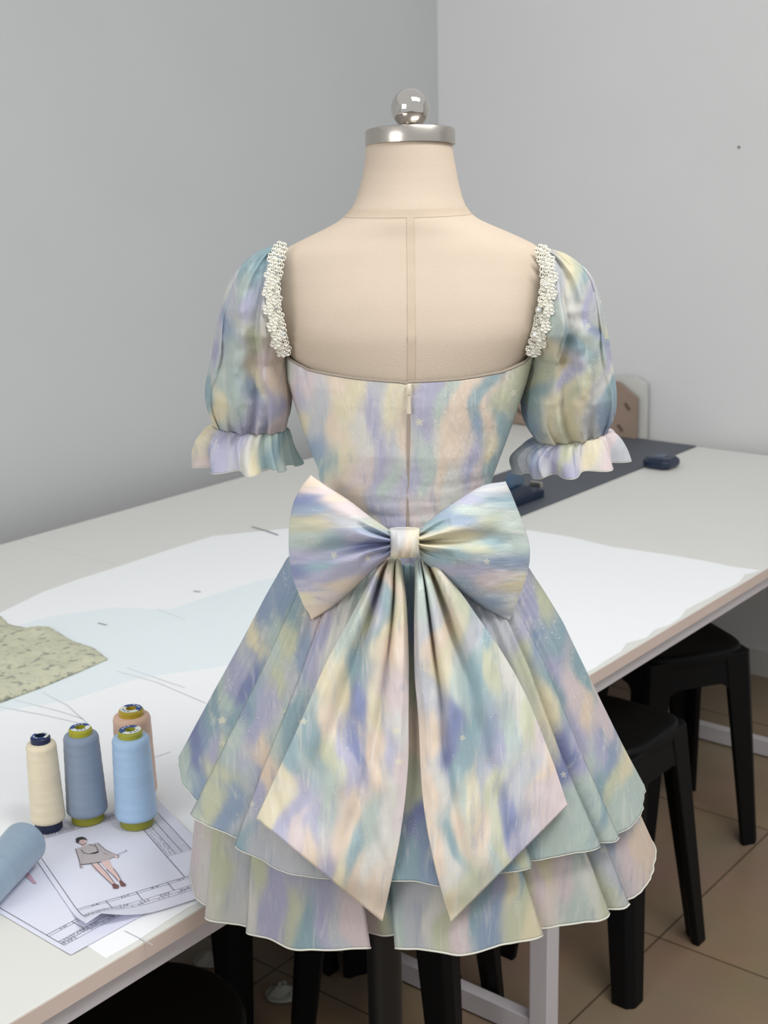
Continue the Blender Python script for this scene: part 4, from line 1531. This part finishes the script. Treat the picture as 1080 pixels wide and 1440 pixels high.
# ---- bow
# outermost depth of the pleated skirt, measured on a coarse grid, so that the tails lie on it
CELL = 7
_g = np.full((1440 // CELL + 1, 1080 // CELL + 1), np.inf)
for A__ in (AU, AL):
    gx, gy = proj(A__[0], A__[1], A__[2])
    ok = A__[1] < YD
    np.minimum.at(_g, ((gy[ok] / CELL).astype(int).clip(0, _g.shape[0] - 1), (gx[ok] / CELL).astype(int).clip(0, _g.shape[1] - 1)), A__[1][ok])
for _ in range(3):
    q_ = _g.copy()
    for dy_ in (-1, 0, 1):
        for dx_ in (-1, 0, 1):
            q_ = np.minimum(q_, np.roll(np.roll(_g, dy_, 0), dx_, 1))
    _g = q_
_g[~np.isfinite(_g)] = YD - .02
for _ in range(4):
    _g = sum(np.roll(np.roll(_g, dy_, 0), dx_, 1) for dy_ in (-1, 0, 1) for dx_ in (-1, 0, 1)) / 9


def grid_y(px, py):
    fx, fy = np.asarray(px) / CELL - .5, np.asarray(py) / CELL - .5
    ix, iy = np.floor(fx).astype(int), np.floor(fy).astype(int)
    fx, fy = fx - ix, fy - iy
    return (_g[iy, ix] * (1 - fx) + _g[iy, ix + 1] * fx) * (1 - fy) + (_g[iy + 1, ix] * (1 - fx) + _g[iy + 1, ix + 1] * fx) * fy


def settle(px, py, lift):
    Y = grid_y(px, py) - lift
    x, z = at_y(px, py, Y)
    return x, Y, z


# knot: a wrapped band
n_a, n_v = 64, 40
ang = np.linspace(0, 2 * np.pi, n_a, endpoint=False)
A_ = [np.zeros((n_v, n_a)) for _ in range(5)]
YK = YD - .135
for j in range(n_v):
    v = j / (n_v - 1)
    py = 743.5 + 39 * v
    wv = 1 - .05 * math.sin(math.pi * v)
    ca, sa = np.cos(ang), np.sin(ang)
    px = 569.5 + 20.5 * wv * np.sign(ca) * np.abs(ca) ** .75 + 1.5 * (v - .5)
    env = max(.015, math.sin(math.pi * v)) ** .42 if 0 < j < n_v - 1 else .01
    dep = (.021 + .0016 * np.cos(px / 1.9 + v * 2)) * env
    x, z = at_y(px, np.full(n_a, py), YK)
    A_[0][j], A_[1][j], A_[2][j], A_[3][j], A_[4][j] = x, YK - dep * np.sign(sa) * np.abs(sa) ** .7, z, px, np.full(n_a, py)
knot = cloth_grid('bow_knot', *A_, 'knot', M_satin, dress, wrap=True)
knot['label'] = 'gathered knot at the middle of the bow'


def cat(pts, n):
    P = np.array(pts, float)
    P = np.vstack([2 * P[0] - P[1], P, 2 * P[-1] - P[-2]])
    m = len(pts) - 1
    out = []
    for q in np.linspace(0, m - 1e-6, n):
        i = int(q); f = q - i
        p0, p1, p2, p3 = P[i:i + 4]
        out.append(.5 * (2 * p1 + (p2 - p0) * f + (2 * p0 - 5 * p1 + 4 * p2 - p3) * f * f + (3 * p1 - p0 - 3 * p2 + p3) * f ** 3))
    return np.array(out)


LOOPS = dict(
    left=dict(top=[(556, 750), (546, 744), (520, 726), (490, 703), (462, 685), (437, 668)], bot=[(556, 772), (546, 784), (524, 803), (497, 829), (466, 855), (438, 873)],
              edge=[(437, 668), (424, 684), (413, 706), (407, 735), (406, 770), (410, 805), (423, 842), (438, 873)], cr=[(.30, .26, 1.0, .5), (.50, .63, 1.35, 1.05), (.74, .78, .8, .5), (.10, .10, .5, .3)], ph=.3),
    right=dict(top=[(583, 750), (592, 743), (616, 722), (645, 702), (678, 683), (711, 677)], bot=[(583, 772), (594, 788), (622, 812), (650, 834), (682, 856), (716, 874)],
               edge=[(711, 677), (719, 694), (728, 716), (738, 742), (745, 770), (743, 800), (731, 838), (716, 874)], cr=[(.18, .24, .9, .5), (.42, .52, 1.25, .9), (.68, .74, .9, .5), (.88, .88, .5, .3)], ph=1.2))
for sd, S in LOOPS.items():
    nu, nh = 120, 90
    T_, B_, E_ = cat(S['top'], nu), cat(S['bot'], nu), cat(S['edge'], nh)
    rows = []
    vv = np.concatenate([np.linspace(0, 1, nh), np.linspace(1, 0, nh)[1:-1]])
    side = np.concatenate([np.ones(nh), -np.ones(nh - 2)])
    A_ = [np.zeros((nu, len(vv))) for _ in range(5)]
    chord = T_[-1][None] * (1 - np.linspace(0, 1, nh))[:, None] + B_[-1][None] * np.linspace(0, 1, nh)[:, None]
    bulge = E_ - chord
    for j in range(nu):
        u = j / (nu - 1)
        p = T_[j][None] * (1 - vv)[:, None] + B_[j][None] * vv[:, None]
        bx = np.stack([np.interp(vv, np.linspace(0, 1, nh), bulge[:, q]) for q in (0, 1)], 1)
        p = p + bx * u ** 2.2
        px, py = p[:, 0], p[:, 1]
        puff = (.016 + .020 * math.sin(math.pi * min(1, u * .9 + .1))) * (1 - u ** 6) ** .5
        sv = np.sin(np.pi * vv) ** .5
        # radiating gathers
        warp = vv + .06 * np.sin(3.2 * u + S['ph'] + 4 * vv)
        g1 = sum(st * np.exp(-((vv - (c0 + (c1_ - c0) * u)) / (.045 + .05 * u)) ** 2) * max(0, 1 - u / ln_) ** .7 for c0, c1_, st, ln_ in S['cr'])
        gath = -.030 * g1 * min(1, u * 6 + .25) * np.sin(np.pi * vv) ** .4
        fine = .0025 * np.cos(34 * vv + S['ph']) * (1 - u) ** 2
        wr = .006 * fbm(px / 60, py / 34, 33) * u
        base = YD - .118 + .028 * u ** 2
        front = base - puff * sv - np.where(side > 0, gath + fine + wr, 0)
        Yv = np.where(side > 0, front, base + .004 * sv)
        x, z = at_y(px, py, Yv)
        A_[0][j], A_[1][j], A_[2][j], A_[3][j], A_[4][j] = x, Yv, z, px, py
    lp_ = cloth_grid('bow_loop', *A_, 'loop_' + sd, M_satin, knot, wrap=True, flow='h', thick=0)
    # close the open edge at the loop's fold
    bm = bmesh.new(); bm.from_mesh(lp_.data)
    bmesh.ops.holes_fill(bm, edges=[e for e in bm.edges if e.is_boundary], sides=0)
    bmesh.ops.recalc_face_normals(bm, faces=bm.faces)
    bm.to_mesh(lp_.data); bm.free()

TAILS = dict(
    left=dict(L=[(541, 786), (528, 803), (513, 832), (486, 882), (457, 936), (424, 1013), (392, 1083), (361, 1151)],
              R=[(562, 784), (566, 806), (571, 850), (574, 920), (574, 1000), (573, 1083), (562, 1180), (538, 1296)], n=3.1, ph=.5, va=[(.30, .26, .085, 1.0), (.74, .62, .05, .55)]),
    right=dict(L=[(584, 788), (584, 830), (583, 880), (584, 950), (589, 1013), (595, 1125), (612, 1220), (634, 1297)],
               R=[(606, 784), (622, 800), (642, 826), (670, 866), (702, 912), (738, 975), (776, 1068), (798, 1132)], n=3.4, ph=2.4, va=[(.36, .22, .045, .7), (.66, .55, .085, 1.0)]))
for sd, S in TAILS.items():
    nu, nv = 130, 180
    L_, R_ = cat(S['L'], nv), cat(S['R'], nv)
    A_ = [np.zeros((nv, nu)) for _ in range(5)]
    u = np.linspace(0, 1, nu)
    for j in range(nv):
        v = j / (nv - 1)
        px = L_[j][0] + (R_[j][0] - L_[j][0]) * u
        py = L_[j][1] + (R_[j][1] - L_[j][1]) * u
        amp = np.interp(v, [0, .06, .16, .3, .5, .8, 1], [.012, .030, .040, .034, .020, .008, .003])
        f = amp * (.75 - sum(st * np.exp(-((u - (c0 + (c1_ - c0) * v) + .02 * math.sin(7 * v + S['ph'])) / wd_) ** 2) for c0, c1_, wd_, st in S['va']))
        f = f + .010 * fbm(px / 40, py / 110, 57) * min(1, v * 4) + .0012 * np.cos(2 * np.pi * 7 * u) * max(0, 1 - v * 4)
        f = f * np.clip(np.minimum(u, 1 - u) * 9 + .25, 0, 1)
        x, Yv, z = settle(px, py, .004 + f)
        A_[0][j], A_[1][j], A_[2][j], A_[3][j], A_[4][j] = x, Yv, z, px, py
    tl = cloth_grid('bow_tail', *A_, 'tail_' + sd, M_satin, knot, thick=.0016)
